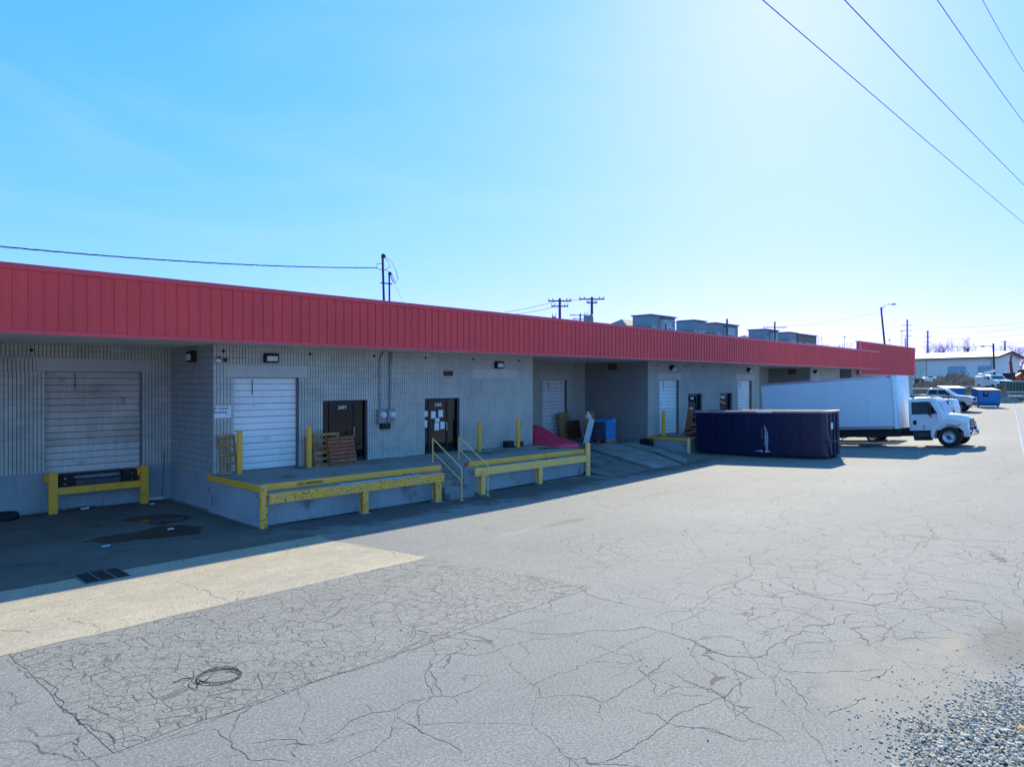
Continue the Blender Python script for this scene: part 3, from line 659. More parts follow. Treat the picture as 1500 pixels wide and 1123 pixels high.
def handrail(X, label):
    h = thing('handrail', label, 'handrail', (X, 17.2, gz(X, 17.2)), 0, 'yellow pipe handrails beside the dock steps')
    g = gz(X, 17.2); a = (0, 0, 0); t1 = (0, 0, .56 - g); t2 = (0, 1.5, 1.46 - g); bt = (0, 1.5, DT - g)
    r = .021
    MB().tube([a, t1], r, 8).build('post', M['yellowpale'], h); MB().tube([bt, t2], r, 8).build('post', M['yellowpale'], h)
    MB().tube([t1, t2], r, 8).build('top_rail', M['yellowpale'], h)
    MB().tube([(0, 0, .14 - g), (0, 1.5, 1.02 - g)], r * .9, 8).build('mid_rail', M['yellowpale'], h)
    MB().box(-.06, .06, -.06, .06, 0, .012).build('foot_plate', M['yellowpale'], h)
handrail(15.42, 'yellow pipe handrail on the left side of the dock steps')
handrail(16.62, 'yellow pipe handrail on the right side of the dock steps')
def guard(x0, x1, z0, z1, posts, label, m):
    g = thing('guard_rail', label, 'guard rail', (x0, 17.6, gz(x0, 17.6)), 0, 'yellow steel bumper rails along the dock'); gg = gz(x0, 17.6)
    bm_ = MB().prism([(-.06, 0), (.06, 0), (.06, .02), (-.03, .03), (-.03, z1 - z0 - .03), (.06, z1 - z0 - .02), (.06, z1 - z0), (-.06, z1 - z0)], lambda a, b_, t_: (t_, a, b_ + z0 - gg), .0, x1 - x0)
    bm_.build('beam', m, g, .006)
    for px_, w in posts:
        B(px_ - x0 - w / 2, px_ - x0 + w / 2, -.052, -.03, -.02, z0 - gg - .001).box(px_ - x0 - w / 2, px_ - x0 + w / 2, .10, .122, -.02, z1 - gg).box(px_ - x0 - .012, px_ - x0 + .012, -.03, .10, -.02, z0 - gg - .001).build('post', m, g, .004)
        B(px_ - x0 - w * .7, px_ - x0 + w * .7, -.14, .16, -.02, .012).build('foot_plate', M['dock'], g)
    for px_, w in posts: B(px_ - x0 - .05, px_ - x0 + .05, .06, .375, z0 - gg + .06, z1 - gg - .06).build('bracket', m, g)
    return g
G1 = guard(8.86, 14.95, .15, .42, [(11.9, .20), (14.72, .24)], 'chipped yellow bumper rail along the dock under the no parking edge', M['yellowrust'])
guard(16.35, 22.55, .17, .43, [(16.75, .20), (19.75, .20)], 'pale yellow bumper rail along the dock right of the steps', M['yellowpale'])
def round_post(x, y, z0, z1, r, m, label, group=None, cap=True, name='bollard'):
    o = thing(name, label, 'bollard', (x, y, z0), random.uniform(0, 6), group)
    h = z1 - z0; MB().cyl((0, 0, -.02), (0, 0, h - .03), r, n=20, caps=False).build('pipe', m, o)
    MB().lathe([(r, 0), (r * .97, .018), (r * .8, .03), (r * .4, .036), (0.001, .038)], (0, 0, h - .03), (0, 0, 1), 20).build('cap', m, o)
    return o
round_post(8.78, 17.72, -.5, .64, .105, M['yellowrust'], 'rust streaked yellow post at the left front corner of the dock')
round_post(22.7, 17.6, gz(22.7, 17.6), .92, .10, M['yellowpale'], 'pale yellow post ending the bumper rail at the dock ramp')
round_post(32.5, 18.6, gz(32.5, 18.6), .50, .10, M['yellowpale'], 'pale yellow post on the dock corner beside the navy dumpster')
BG = 'yellow bollards guarding the doors'
round_post(9.50, 20.72, DT, 1.93, .085, M['yellowclean'], 'yellow bollard behind the narrow leaning pallet by the sign', BG)
round_post(11.78, 20.6, DT, 1.95, .085, M['yellow'], 'chipped yellow bollard between the white door and stacked pallets', BG)
round_post(19.42, 20.6, DT, 1.82, .085, M['yellowclean'], 'yellow bollard on the dock nearest the papered glass door', BG)
round_post(21.66, 20.55, DT, 1.84, .085, M['yellowclean'], 'yellow bollard at the end of the dock by the black boxes', BG)
round_post(33.25, 20.55, .47, 1.86, .09, M['yellowclean'], 'yellow bollard left of the white door above the ramp', BG)
round_post(35.6, 20.35, .47, 1.95, .09, M['yellowclean'], 'yellow bollard partly hidden behind the navy dumpster', BG)
tb = tag(MB().tube([(11.05, 17.56, .443), (14.0, 17.56, .443)], .022, 8).build('plastic_pipe', M['bluedoor']), 'long pale pipe lying on top of the chipped yellow rail', 'pipe')
# dock of the far block
D2 = thing('loading_dock', 'concrete loading dock with yellow edge behind the navy dumpster', 'loading dock', (39, 20, 0))
def d2(o): o.matrix_parent_inverse = Matrix.Translation((-39, -20, 0)); return o
d2(B(32.62, 46.4, 18.75, YW - .01, -.6, .44).build('slab', M['dock'], D2, .01)); d2(B(32.625, 46.39, 18.755, YW - .012, .441, .47).build('deck', M['docktop'], D2))
d2(B(32.585, 32.619, 18.70, YW - .01, .33, .476).build('edge_plate', M['yellowclean'], D2)); d2(B(32.62, 46.4, 18.70, 18.749, .33, .476).build('edge_plate', M['yellowclean'], D2))
# sunken dock in the left bay
LG = thing('dock_guard', 'yellow post and beam frame guarding the left sunken dock door', 'dock guard', (6.6, 24.2, -.5))
def lg(o): o.matrix_parent_inverse = Matrix.Translation((-6.6, -24.2, .5)); return o
for x in (5.40, 7.92):
    lg(MB().prism([(x - .11, -.02), (x + .11, -.02), (x + .11, 1.20), (x + .07, 1.24), (x - .07, 1.24), (x - .11, 1.20)], lambda a, b_, t_: (a, t_, b_ - .5), 24.08, 24.24).build('post', M['yellow'], LG, .01))
    lg(B(x - .16, x - .111, 24.24, 24.55, .42, .66).build('bracket', M['yellow'], LG))
lg(B(5.512, 7.808, 24.11, 24.20, .05, .26).build('beam', M['yellow'], LG, .008))
M['lipm'] = mat('worn_dark_plate', (.075, .085, .095), .55, metal=.3, var=.5, vs=8)
LV = thing('dock_leveler', 'black dock leveler with rubber bumpers under the left door', 'dock leveler', (6.6, 24.4, 0))
def lv(o): o.matrix_parent_inverse = Matrix.Translation((-6.6, -24.4, 0)); return o
for x in (5.56, 7.34): lv(B(x, x + .42, 24.30, 24.585, .22, .60).build('bumper', M['black'], LV, .02))
for x in (5.75, 7.6):
    for z in (.33, .5): lv(MB().cyl((x, 24.297, z), (x, 24.29, z), .02, n=8).build('bolt', M['chrome'], LV))
lv(B(5.99, 7.33, 24.38, 24.585, .20, .44).build('lip_plate', M['darksteel'], LV, .01)); lv(B(5.32, 7.98, 24.42, 24.585, .56, .618).build('sill', M['black'], LV)); lv(B(6.05, 7.3, 24.34, 24.376, .12, .42).build('lip', M['lipm'], LV, .01))

# ------------------------------------------------------------------ fittings on the walls
def wallpack(x, y, z, w, h, label, face=(0, -1), m='lens', tilt=.28):
    o = thing('wall_light', label, 'wall light', (x, y, z), math.atan2(face[0], -face[1]), 'wall lights under the soffit')
    # local: faces -Y
    MB().prism([(-.002, -h/2), (-.05, -h/2), (-.17, -h*.42), (-.17, h*.30), (-.12, h/2), (-.002, h/2)], lambda a, b_, t_: (t_, a, b_), -w/2, w/2).build('housing', M['black'], o, .01)
    MB().add([(-w*.40, -.176, -h*.34), (w*.40, -.176, -h*.34), (w*.40, -.176, h*.22), (-w*.40, -.176, h*.22), (-w*.36, -.20, -h*.26), (w*.36, -.20, -h*.26), (w*.36, -.19, h*.16), (-w*.36, -.19, h*.16)],
             [(4,5,6,7),(0,1,5,4),(1,2,6,5),(2,3,7,6),(3,0,4,7)]).build('lens', M[m], o)
    return o
wallpack(8.88, 22.6, 4.22, .42, .36, 'boxy wall light on the shaded side wall of the left bay', (-1, 0))
wallpack(10.72, YW - .01, 4.18, .46, .30, 'wide wall light above the white door by the sign')
wallpack(21.07, YW - .01, 4.15, .42, .30, 'slanted wall light above the smooth patch near the block corner')
for x, y, lb in ((35.0, YW, 'round wall light above the white door over the ramp'), (44.75, YW, 'round wall light above the door behind the white truck'), (55.9 + .6, YW, 'small wall light on the far wall above the truck box')):
    o = thing('wall_light', lb, 'wall light', (x, y - .01, 4.18), 0, 'wall lights under the soffit')
    MB().lathe([(.10, 0), (.13, .06), (.16, .10), (.15, .22), (.11, .26), (.02, .28)], (0, 0, .03), (0, -1, .25), 14).build('housing', M['black'], o); MB().lathe([(.15, .0), (.13, .08), (.07, .13), (.002, .145)], (.02, -.2, -.02), (.2, -1, -.4), 14).build('lens', M['lens'], o)
fl = thing('flood_light', 'small twin flood light on the block corner above the sign', 'flood light', (9.06, YW - .01, 4.1))
MB().cyl((0, 0, .04), (0, -.05, .04), .05, n=10).tube([(0, -.05, .04), (-.08, -.12, .0)], .012).build('bracket', M['black'], fl); MB().lathe([(.03, 0), (.05, .05), (.085, .12), (.0, .125)], (-.06, -.1, .02), (-.2, -.7, -.7), 12).build('lamp_head', M['paper'], fl)
MB().lathe([(.03, 0), (.05, .05), (.075, .1), (.0, .105)], (.14, -.06, .03), (.3, -.7, -.6), 12).build('lamp_head', M['rust'], fl)
MB().tube([(.2, -.006, .07), (.85, -.006, .07)], .01).build('conduit', M['steel'], fl)
rb = thing('rusty_fixture', 'rusty remains of a wall fixture above the papered glass door', 'fixture', (18.26, YW - .01, 3.76))
B(-.24, .24, -.03, -.001, -.10, .10).build('plate', M['rust'], rb); MB().cyl((-.1, -.03, 0), (-.1, -.10, -.02), .07, .05, 10).cyl((.12, -.03, .01), (.12, -.09, 0), .06, .04, 10).build('socket', M['rust'], rb); B(-.02, .05, -.05, -.031, -.06, .05).build('cover', M['brownb'], rb)
jb = thing('junction_box', 'rusty brown box high on the shaded side wall above the ramp', 'box', (32.68, 23.5, 4.28)); B(-.16, 0, -.26, .26, -.17, .17).build('body', M['rust'], jb, .01); B(-.172, -.161, -.22, .22, -.13, .13).build('door', M['brownb'], jb)
jb = thing('junction_box', 'dull box high on the dark side wall above the truck box', 'box', (55.79, 22.6, 4.25)); B(-.16, 0, -.3, .3, -.2, .2).build('body', M['brownb'], jb, .01); B(-.172, -.161, -.22, .22, -.13, .13).build('door', M['rust'], jb)
sg = thing('wall_sign', 'small white sign with receiving lettering and arrow beside the narrow pallet', 'sign', (9.19, YW - .012, 2.50), 0, None, 0, .02)
B(-.25, .25, -.004, .0, -.18, .18).build('panel', M['paper'], sg)
text_mesh('IN TRANSIT', .098, 'lettering', M['ink'], sg, (-.04, -.0055, .095), sx=.86, depth=.001); text_mesh('RECEIVING', .098, 'lettering', M['ink'], sg, (-.06, -.0055, -.02), sx=.82, depth=.001)
MB().bar((.20, -.0055, .02), (.10, -.0055, -.13), .001, .012, (0, 1, 0)).bar((.10, -.0055, -.13), (.10, -.0055, -.06), .001, .012, (0, 1, 0)).bar((.10, -.0055, -.13), (.165, -.0055, -.12), .001, .012, (0, 1, 0)).build('arrow', M['plastic'], sg)
# electric meters with conduits
em = thing('electric_meter', 'pair of grey electric meters on the wall between the glass doors', 'meter', (15.15, YW - .01, 2.15))
B(-.33, .02, -.16, 0, -.24, .26).build('meter_box', M['plastic'], em, .02); B(.06, .40, -.16, 0, -.19, .28).build('meter_box', M['plastic'], em, .02)
for x in (-.15, .25): MB().lathe([(.13, 0), (.13, .03), (.115, .035), (.115, .10), (.09, .13), (.001, .135)], (x, -.16, .06), (0, -1, 0), 18).build('meter_dial', M['lens'], em)
B(-.19, .22, -.14, -.002, -.46, -.245).build('trough', M['black'], em, .01)
MB().tube([(-.20, -.05, .26), (-.20, -.05, 2.05), (-.17, -.055, 2.2), (-.08, -.06, 2.32), (0.02, -.06, 2.38)], .034, 8).build('conduit', M['steel'], em)
MB().tube([(.24, -.05, .28), (.24, -.05, 2.39)], .034, 8).build('conduit', M['plastic'], em); MB().tube([(.38, -.045, 1.9), (.38, -.045, 2.39)], .03, 8).build('conduit', M['lintel'], em)
for z in (.75, 1.75): B(-.26, -.14, -.088, 0, z, z + .03).box(.18, .30, -.088, 0, z, z + .03).build('strap', M['steel'], em)

# ------------------------------------------------------------------ pallets
def pallet(name, label, W, L, nb, m, loc_, rz, tilt, group='wooden pallets leaning on the dock wall'):
    """stands on its long edge: width along local x, height along local z, leaning back (+y)"""
    o = thing(name, label, 'pallet', loc_, rz, group); R = Matrix.Rotation(-tilt, 4, 'X')
    for s_ in (0, .5, 1):   # stringers run up
        x = s_ * (W - .04)
        q = MB().box(x, x + .04, .019, .10, 0, L); q.v = [tuple(R @ Vector(p)) for p in q.v]; q.build('stringer', m, o)
    for i in range(nb):
        z = (L - .1) * i / (nb - 1); j = random.uniform(-.01, .01)
        q = MB().box(-.01 + j, W + .01 + j, 0, .018, z, z + .095); q.v = [tuple(R @ Vector(p)) for p in q.v]; q.build('deck_board', m, o)
    for z in (0, L / 2 - .05, L - .1):
        q = MB().box(0, W, .101, .118, z, z + .095); q.v = [tuple(R @ Vector(p)) for p in q.v]; q.build('bottom_board', m, o)
    return o
pallet('pallet', 'weathered pallet standing behind the reddish pallet by the chipped bollard', 1.0, 1.1, 6, M['wood'], (12.05, 20.62, DT), .05, .16)
pallet('pallet', 'reddish brown pallet leaning in front beside the dark glass door', 1.05, .98, 8, M['woodr'], (12.45, 20.30, DT), .10, .24)
np_ = pallet('pallet', 'narrow open pallet leaning against the block corner under the sign', .50, 1.22, 5, M['wood'], (8.98, 20.82, DT), -.08, .20)
tag(B(11.93, 11.99, 20.95, 21.15, DT, DT + .95).build('plank', M['wood']), 'short brown plank standing behind the chipped bollard', 'plank')
# ------------------------------------------------------------------ clutter on the right half of the dock
bx = thing('crate', 'small black box on the dock beside the end bollard', 'box', (21.38, 20.85, DT)); B(-.2, .2, -.15, .15, 0, .24).build('body', M['black'], bx, .02); B(-.21, .21, -.16, .16, .241, .27).build('lid', M['darksteel'], bx, .01)
fp = thing('flower_pot', 'small terracotta pot on the dock right of the end bollard', 'pot', (21.98, 20.7, DT)); MB().lathe([(.001, .0), (.09, 0), (.12, .17), (.14, .17), (.14, .22), (.11, .22), (.1, .17), (.001, .16)], (0, 0, 0), (0, 0, 1), 14).build('pot', M['redpaint'], fp)
tag(MB().add([(21.6,19.2,DT+.004),(22.7,18.9,DT+.004),(22.75,19.5,DT+.012),(21.9,19.8,DT+.004)],[(0,1,2,3)]).add([(21.6,19.2,DT+.001),(22.7,18.9,DT+.001),(22.75,19.5,DT+.001),(21.9,19.8,DT+.001)],[(3,2,1,0)]).build('cardboard_sheet', M['brownb']), 'flattened brown cardboard on the dock end near the red cover', 'cardboard')
# covered car behind the dock end
def sect(x, hw, zt, zb, n=9, sq=.55):
    out = [(x, -hw, zb)]
    for i in range(n):
        a = math.pi * (1 - i / (n - 1)); c_, s_ = math.cos(a), math.sin(a)
        out.append((x, hw * math.copysign(abs(c_) ** sq, c_) * (1 - .10 * abs(s_)), zb + (zt - zb) * (.35 + .65 * abs(s_) ** sq)))
    return out + [(x, hw, zb)]
cz = rz_(24.6, 21.5)
CC = thing('covered_car', 'car under a crumpled red cover parked behind the dock end', 'car', (24.15, 19.7, rz_(24.4, 20.3) - .05), -math.pi / 2)
# local x forward -> world -Y
secs = []
for x, hw, zt in ((0.0, .70, .62), (-.04, .80, .74), (-.25, .88, .84), (-.7, .90, .93), (-1.15, .90, 1.0), (-1.35, .88, 1.08), (-1.9, .84, 1.36), (-2.3, .80, 1.50), (-3.2, .80, 1.48), (-4.1, .84, 1.15), (-4.6, .8, .95)):
    secs.append([(a, b_ + random.uniform(-.012, .012), c_ + random.uniform(-.015, .015) + .045 * math.sin(b_ * 13 + a * 2) * (1 if c_ > .6 else .2)) for a, b_, c_ in sect(x, hw, zt, .30 if x > -.6 else .45)])
MB().loft(secs).build('cover', M['tarp'], CC).modifiers.new('s', 'SUBSURF').levels = 1
MB().loft([[(x, -hw, .16), (x, hw, .16), (x, hw, .5), (x, -hw, .5)] for x, hw in ((-.12, .72), (-.4, .84), (-4.4, .84), (-4.6, .7))], False).build('body', M['darksteel'], CC)
def wheel(parent, x, y, z, r, w, side, rimr=.6, rm='alum', lug=8, dish=.02):
    """axle along local y; side=+1 outer face towards +y"""
    s_ = side
    ty = MB().lathe([(r*rimr, -w/2), (r*.90, -w/2), (r*.98, -w*.40), (r, -w*.25), (r, w*.25), (r*.98, w*.40), (r*.90, w/2), (r*rimr, w/2)], (0, 0, 0), (0, 1, 0), 28).build('wheel', M['tyre'], parent); ty.location = (x, y, z)
    MB().lathe([(.001, s_*(w*.30)), (r*.14, s_*(w*.32)), (r*.16, s_*(w*.18)), (r*.42, s_*(w*.16 - dish)), (r*rimr*.9, s_*w*.30), (r*rimr*1.02, s_*w*.46), (r*rimr*1.02, -s_*w*.4)], (0, 0, 0), (0, 1, 0), 28).build('rim', M[rm], ty)
    lg_ = MB()
    for i in range(lug):
        a = 2 * math.pi * i / lug; lg_.cyl((r*.29*math.cos(a), s_*w*.12, r*.29*math.sin(a)), (r*.29*math.cos(a), s_*w*.24, r*.29*math.sin(a)), r*.035, n=6)
    lg_.lathe([(.001, s_*w*.36), (r*.12, s_*w*.35), (r*.13, s_*w*.2)], (0, 0, 0), (0, 1, 0), 12).build('hub', M['darksteel'], ty)
    return ty
for x in (-.85, -3.6):
    for s_ in (-1, 1): wheel(CC, x, s_ * .76, .31, .31, .2, s_)
# clutter in the ramp bay
zr = lambda x, y: rz_(x, y)
def lean(name, label, cat, x, y, w, h, t_, m, tilt, rz, zoff=0):
    o = thing(name, label, cat, (x, y, zr(x, y) - .02 + zoff), rz); R = Matrix.Rotation(-tilt, 4, 'X')
    q = MB().box(0, w, 0, t_, 0, h); q.v = [tuple(R @ Vector(p)) for p in q.v]; q.build('sheet', m, o); return o
lean('cardboard_sheet', 'tan cardboard sheet leaning on the roll door in the ramp bay', 'cardboard', 29.9, 25.05, .9, 1.45, .03, M['card'], .16, .0)
lean('board', 'dark brown board leaning in front of the tan cardboard sheet', 'board', 30.3, 24.7, .95, 1.0, .04, M['brownb'], .2, -.05)
lean('chipboard_sheet', 'tan chipboard sheet standing behind the blue wrapped pallet', 'board', 30.6, 23.9, .75, 1.55, .02, M['card'], .18, -.35)
wp = thing('panel_bundle', 'bundle of long white panels leaning beside the blue wrapped pallet', 'panels', (28.95, 22.75, zr(28.9, 22.7)), -.15)
for i in range(4):
    q = MB().box(.11 * i, .11 * i + .10, 0 + .01 * i, .03 + .01 * i, 0, 1.42 - .03 * i); R = Matrix.Rotation(.20, 4, 'Y') @ Matrix.Rotation(.14, 4, 'X')
    q.v = [tuple(R @ Vector(p)) for p in q.v]; q.build('panel', M['white'], wp)
bg = tag(MB().loft([[(29.33 + r * math.cos(a) , 22.72 + r * math.sin(a), z) for a in [2*math.pi*k/10 for k in range(10)]] for r, z in ((.05, 1.42), (.17, 1.48), (.19, 1.58), (.13, 1.70), (.05, 1.76), (.07, 1.86))]).build('plastic_bag', M['paper']), 'knotted white plastic bag on top of the white panel bundle', 'bag')
bwp = thing('wrapped_pallet', 'pallet of goods wrapped in blue plastic standing on the ramp', 'wrapped pallet', (30.35, 22.5, zr(30.3, 22.3) + .0), .12)
for y in (-.5, 0, .45): B(-.55, .55, y - .045, y + .045, 0, .11).build('stringer', M['wood'], bwp)
B(-.55, .55, -.5, .5, .111, .14).build('deck_board', M['wood'], bwp)
def lumpy(x0, x1, y0, y1, z0, z1, amp, n=6):
    b_ = MB(); 
    def P(u, v_, w): 
        p = Vector((x0 + (x1 - x0) * u, y0 + (y1 - y0) * v_, z0 + (z1 - z0) * w)); return p + noise.noise_vector(p * 3.1) * amp
    for f in (lambda a, c_: P(a, 0, c_), lambda a, c_: P(a, 1, c_), lambda a, c_: P(0, a, c_), lambda a, c_: P(1, a, c_), lambda a, c_: P(a, c_, 1)):
        V = [f(i / n, j / n) for j in range(n + 1) for i in range(n + 1)]
        b_.add(V, [(j*(n+1)+i, j*(n+1)+i+1, (j+1)*(n+1)+i+1, (j+1)*(n+1)+i) for j in range(n) for i in range(n)])
    return b_
lumpy(-.5, .5, -.48, .48, .14, 1.12, .05, 8).build('goods', M['bluewrap'], bwp); lumpy(-.62, -.505, -.46, .46, .14, 1.08, .03).build('dark_side_cover', M['bluedk'], bwp); lumpy(-.3, .52, -.49, .3, 1.0, 1.22, .05).build('top_wrap', M['bluewrap'], bwp)
hd = thing('hand_truck', 'tipped over black hand truck by the side wall of the ramp', 'hand truck', (31.7, 21.2, zr(31.5, 21.2) - .28), .5)
MB().tube([(-.5, 0, .05), (.2, 0, .55), (.5, 0, .95)], .02).tube([(-.5, .4, .05), (.2, .4, .55), (.5, .4, .95)], .02).tube([(.5, 0, .95), (.55, .2, 1.0), (.5, .4, .95)], .02).tube([(-.1, 0, .33), (-.1, .4, .33)], .018).tube([(.2, 0, .55), (.2, .4, .55)], .018).build('frame', M['steel'], hd)
B(-.75, -.45, -.02, .42, 0, .03).build('toe_plate', M['paper'], hd)
for y in (-.08, .48): MB().lathe([(.05, -.04), (.13, -.04), (.13, .04), (.05, .04)], (-.35, y, .13), (0, 1, 0), 14).build('wheel', M['tyre'], hd)
# trash on the ramp bay floor
tb_ = thing('trash_bag', 'black rubbish bag slumped beside the hand truck', 'bag', (32.1, 20.9, zr(32, 20.9) - .33)); lumpy(-.3, .3, -.3, .3, 0, .55, .14, 7).build('sack', M['black'], tb_)
ch_ = thing('folding_chair', 'broken dark chair frame in the corner of the ramp bay', 'chair', (30.9, 25.1, zr(30.9, 25.1)), .4)
MB().tube([(0, 0, 0), (0, .05, .8)], .015).tube([(.4, 0, 0), (.4, .05, .8)], .015).tube([(0, -.4, 0), (0, 0, .45)], .015).tube([(.4, -.4, 0), (.4, 0, .45)], .015).build('frame', M['darksteel'], ch_); B(0, .4, -.38, .02, .43, .46).build('seat', M['redpaint'], ch_)
# broken furniture on the far dock
bf = thing('broken_furniture', 'heap of broken brown furniture boards on the far dock by the dumpster', 'furniture', (34.5, 19.4, .47))
for i, (x, y, z, l, w, h, a, e) in enumerate(((0, 0, .12, 1.5, .6, .05, .3, .10), (-.3, -.1, .22, .9, .5, .08, -.2, -.12), (.6, .1, .10, 1.1, .5, .05, .1, .05), (.1, .3, .30, .7, .4, .05, .6, .2), (.9, -.1, .2, .8, .3, .05, -.4, .1))):
    MB().obox((x, y, z), Matrix.Rotation(a, 3, 'Z') @ Matrix.Rotation(e, 3, 'Y'), l / 2, w / 2, h / 2).build('board', M['woodr'] if i % 2 else M['brownb'], bf)
MB().obox((.25, .45, .75), Matrix.Rotation(.15, 3, 'Y') @ Matrix.Rotation(.1, 3, 'X'), .28, .03, .72).build('upright_board', M['woodr'], bf)
MB().tube([(.5, .3, 1.3), (1.3, .1, .1)], .014).build('rod', M['darksteel'], bf)
# ------------------------------------------------------------------ ground clutter
dg = thing('drain_grate', 'dark steel drain grate set in the shaded concrete apron', 'drain', (4.36, 15.72, gz(4.3, 15.7) + .005))
B(-.41, .41, -.41, .41, .0, .004).build('pit', M['black'], dg)
for x in (-.41, -.137, .137, .39): B(x, x + .022, -.41, .41, .0045, .012).build('frame_bar', M['steel'], dg)
for y in (-.41, .39): B(-.41, .41, y, y + .022, .0045, .0115).build('frame_bar', M['darksteel'], dg)
for i in range(26): B(-.385, .385, -.38 + .0296 * i, -.38 + .0296 * i + .012, .0045, .0105).build('slot_bar', M['darksteel'], dg)
def blob(name, pts, z, m, label, cat, kind=None, n=6):
    P = [onG(*p) for p in pts]; P = [Vector((p.x, p.y, 0)) for p in P]; c0 = sum(P, Vector()) / len(P); V = []
    for a, b_ in zip(P, P[1:] + P[:1]):
        for k in range(n):
            q = a.lerp(b_, k / n); o_ = (q - c0); V.append(q + o_ * .14 * noise.noise((q.x * 4, q.y * 4, 1)) + o_ * .06 * noise.noise((q.x * 14, q.y * 14, 5)))
    V = [(p.x, p.y, gz(p.x, p.y) + z) for p in V] + [(c0.x, c0.y, gz(c0.x, c0.y) + z)]; m_ = len(V) - 1
    return tag(MB().add(V, [(i, (i + 1) % m_, m_) for i in range(m_)]).build(name, m, fix=False), label, cat, None, kind)
mw, tw, pw = nmat('wet_oil'); pw.inputs['Base Color'].default_value = (.010, .010, .011, 1); pw.inputs['Roughness'].default_value = .16
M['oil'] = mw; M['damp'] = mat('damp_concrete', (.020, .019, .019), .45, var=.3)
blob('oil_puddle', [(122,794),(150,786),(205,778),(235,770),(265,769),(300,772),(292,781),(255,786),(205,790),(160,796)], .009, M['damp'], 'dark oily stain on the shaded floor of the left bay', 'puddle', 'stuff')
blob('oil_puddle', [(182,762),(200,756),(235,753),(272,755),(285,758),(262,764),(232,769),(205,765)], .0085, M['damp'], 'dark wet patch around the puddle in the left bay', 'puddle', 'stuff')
mp_, tp_, pp_ = nmat('puddle_water'); pp_.inputs['Base Color'].default_value = (.02, .022, .025, 1); pp_.inputs['Roughness'].default_value = .03; M['puddle'] = mp_
blob('puddle', [(192,763),(212,762),(240,760),(270,757),(262,762),(236,766),(222,767)], .013, M['puddle'], 'small puddle reflecting the sky in the left bay', 'puddle', 'stuff')
lit = [((124,745), .11, 'crumpled white paper on the floor below the dock guard beam'), ((88,747), .08, 'crumpled white scrap by the foot of the left guard post'), ((223,738), .07, 'small white scrap by the right guard post'), ((250,775), .075, 'white cup lying in the dark stain'),
       ((155,800), .09, 'pale blue bottle lying near the dark stain'), ((265,731), .08, 'white scrap against the side wall of the left bay')]
for (p, s_, lb) in lit:
    P = onG(*p); q = lumpy(-s_, s_, -s_ * .55, s_ * .55, 0, s_ * .45, s_ * .45, 3); o = q.build('litter', M['bluedoor'] if 'blue' in lb else M['paper'], None, loc=(P.x, P.y, P.z + .005)); tag(o, lb, 'litter', 'litter in the left bay')
P = onG(228, 733); tag(MB().obox((P.x, P.y + .15, P.z + .06), Matrix.Rotation(.2, 3, 'Z') @ Matrix.Rotation(.1, 3, 'Y'), .35, .10, .04).build('foam_strip', M['paper']), 'white foam strip on the floor by the bay corner', 'litter')
lf = MB(); P0 = onG(108, 742)
for i in range(160):
    x, y = P0.x + random.gauss(0, .35), min(24.5, P0.y + random.gauss(.15, .12)); z = gz(x, y) + .006 + random.uniform(0, .05); a = random.uniform(0, 6); r = random.uniform(.03, .06)
    lf.add([(x + r*math.cos(a), y + r*math.sin(a), z), (x + r*.5*math.cos(a+1.6), y + r*.5*math.sin(a+1.6), z + .02), (x - r*math.cos(a), y - r*math.sin(a), z + .008), (x + r*.5*math.cos(a-1.6), y + r*.5*math.sin(a-1.6), z + .01)], [(0,1,2,3)])
tag(lf.build('dead_leaves', M['wood'], fix=False), 'dead brown leaves drifted below the left dock', 'leaves', None, 'stuff')
hs = tag(MB().tube([(8.62, 24.45, 1.05), (8.62, 24.46, .5), (8.6, 24.44, .0), (8.55, 24.4, -.35), (8.62, 24.3, -.47)], .012).build('hose', M['green']), 'thin green hose hanging down the corner of the left bay', 'hose')
tyo = thing('old_tyre', 'worn black tyre lying against the left bay wall', 'tyre', (4.22, 24.1, -.5)); MB().lathe([(.20, .02), (.30, 0), (.34, .05), (.34, .15), (.30, .2), (.2, .18), (.2, .02)], (0, 0, 0), (0, 0, 1), 20).build('tread', M['tyre'], tyo)
# coil of black cable on the asphalt
cc0 = onG(320, 992); cb = MB(); lay = lambda P_: [(x, y, gz(x, y) + .005 + z) for x, y, z in P_]
pts = []
for i in range(112):
    a = i * .145; r = .235 + .025 * math.sin(a * 1.7) + .018 * math.sin(a * .37 + 1); pts.append((cc0.x + r * math.cos(a) + .03 * math.sin(a * .31), cc0.y + r * 1.08 * math.sin(a) + .02 * math.cos(a * .23), .012 + .005 * math.sin(a * .9) + .0006 * i * .2))
pts.append((pts[-1][0] + .1, pts[-1][1] + .2, .012)); cb.tube(lay(pts), .0048, 5)
cb.tube(lay([(cc0.x - .2, cc0.y + .2, .01), (cc0.x - .3, cc0.y + .27, .014), (cc0.x - .42, cc0.y + .25, .008)]), .0058, 5); cb.tube(lay([(cc0.x + .05, cc0.y + .2, .03), (cc0.x - .08, cc0.y + .05, .02), (cc0.x - .2, cc0.y - .05, .015)]), .0052, 5)
tag(cb.build('cable_coil', M['black']), 'loose coil of black cable lying on the cracked asphalt', 'cable')
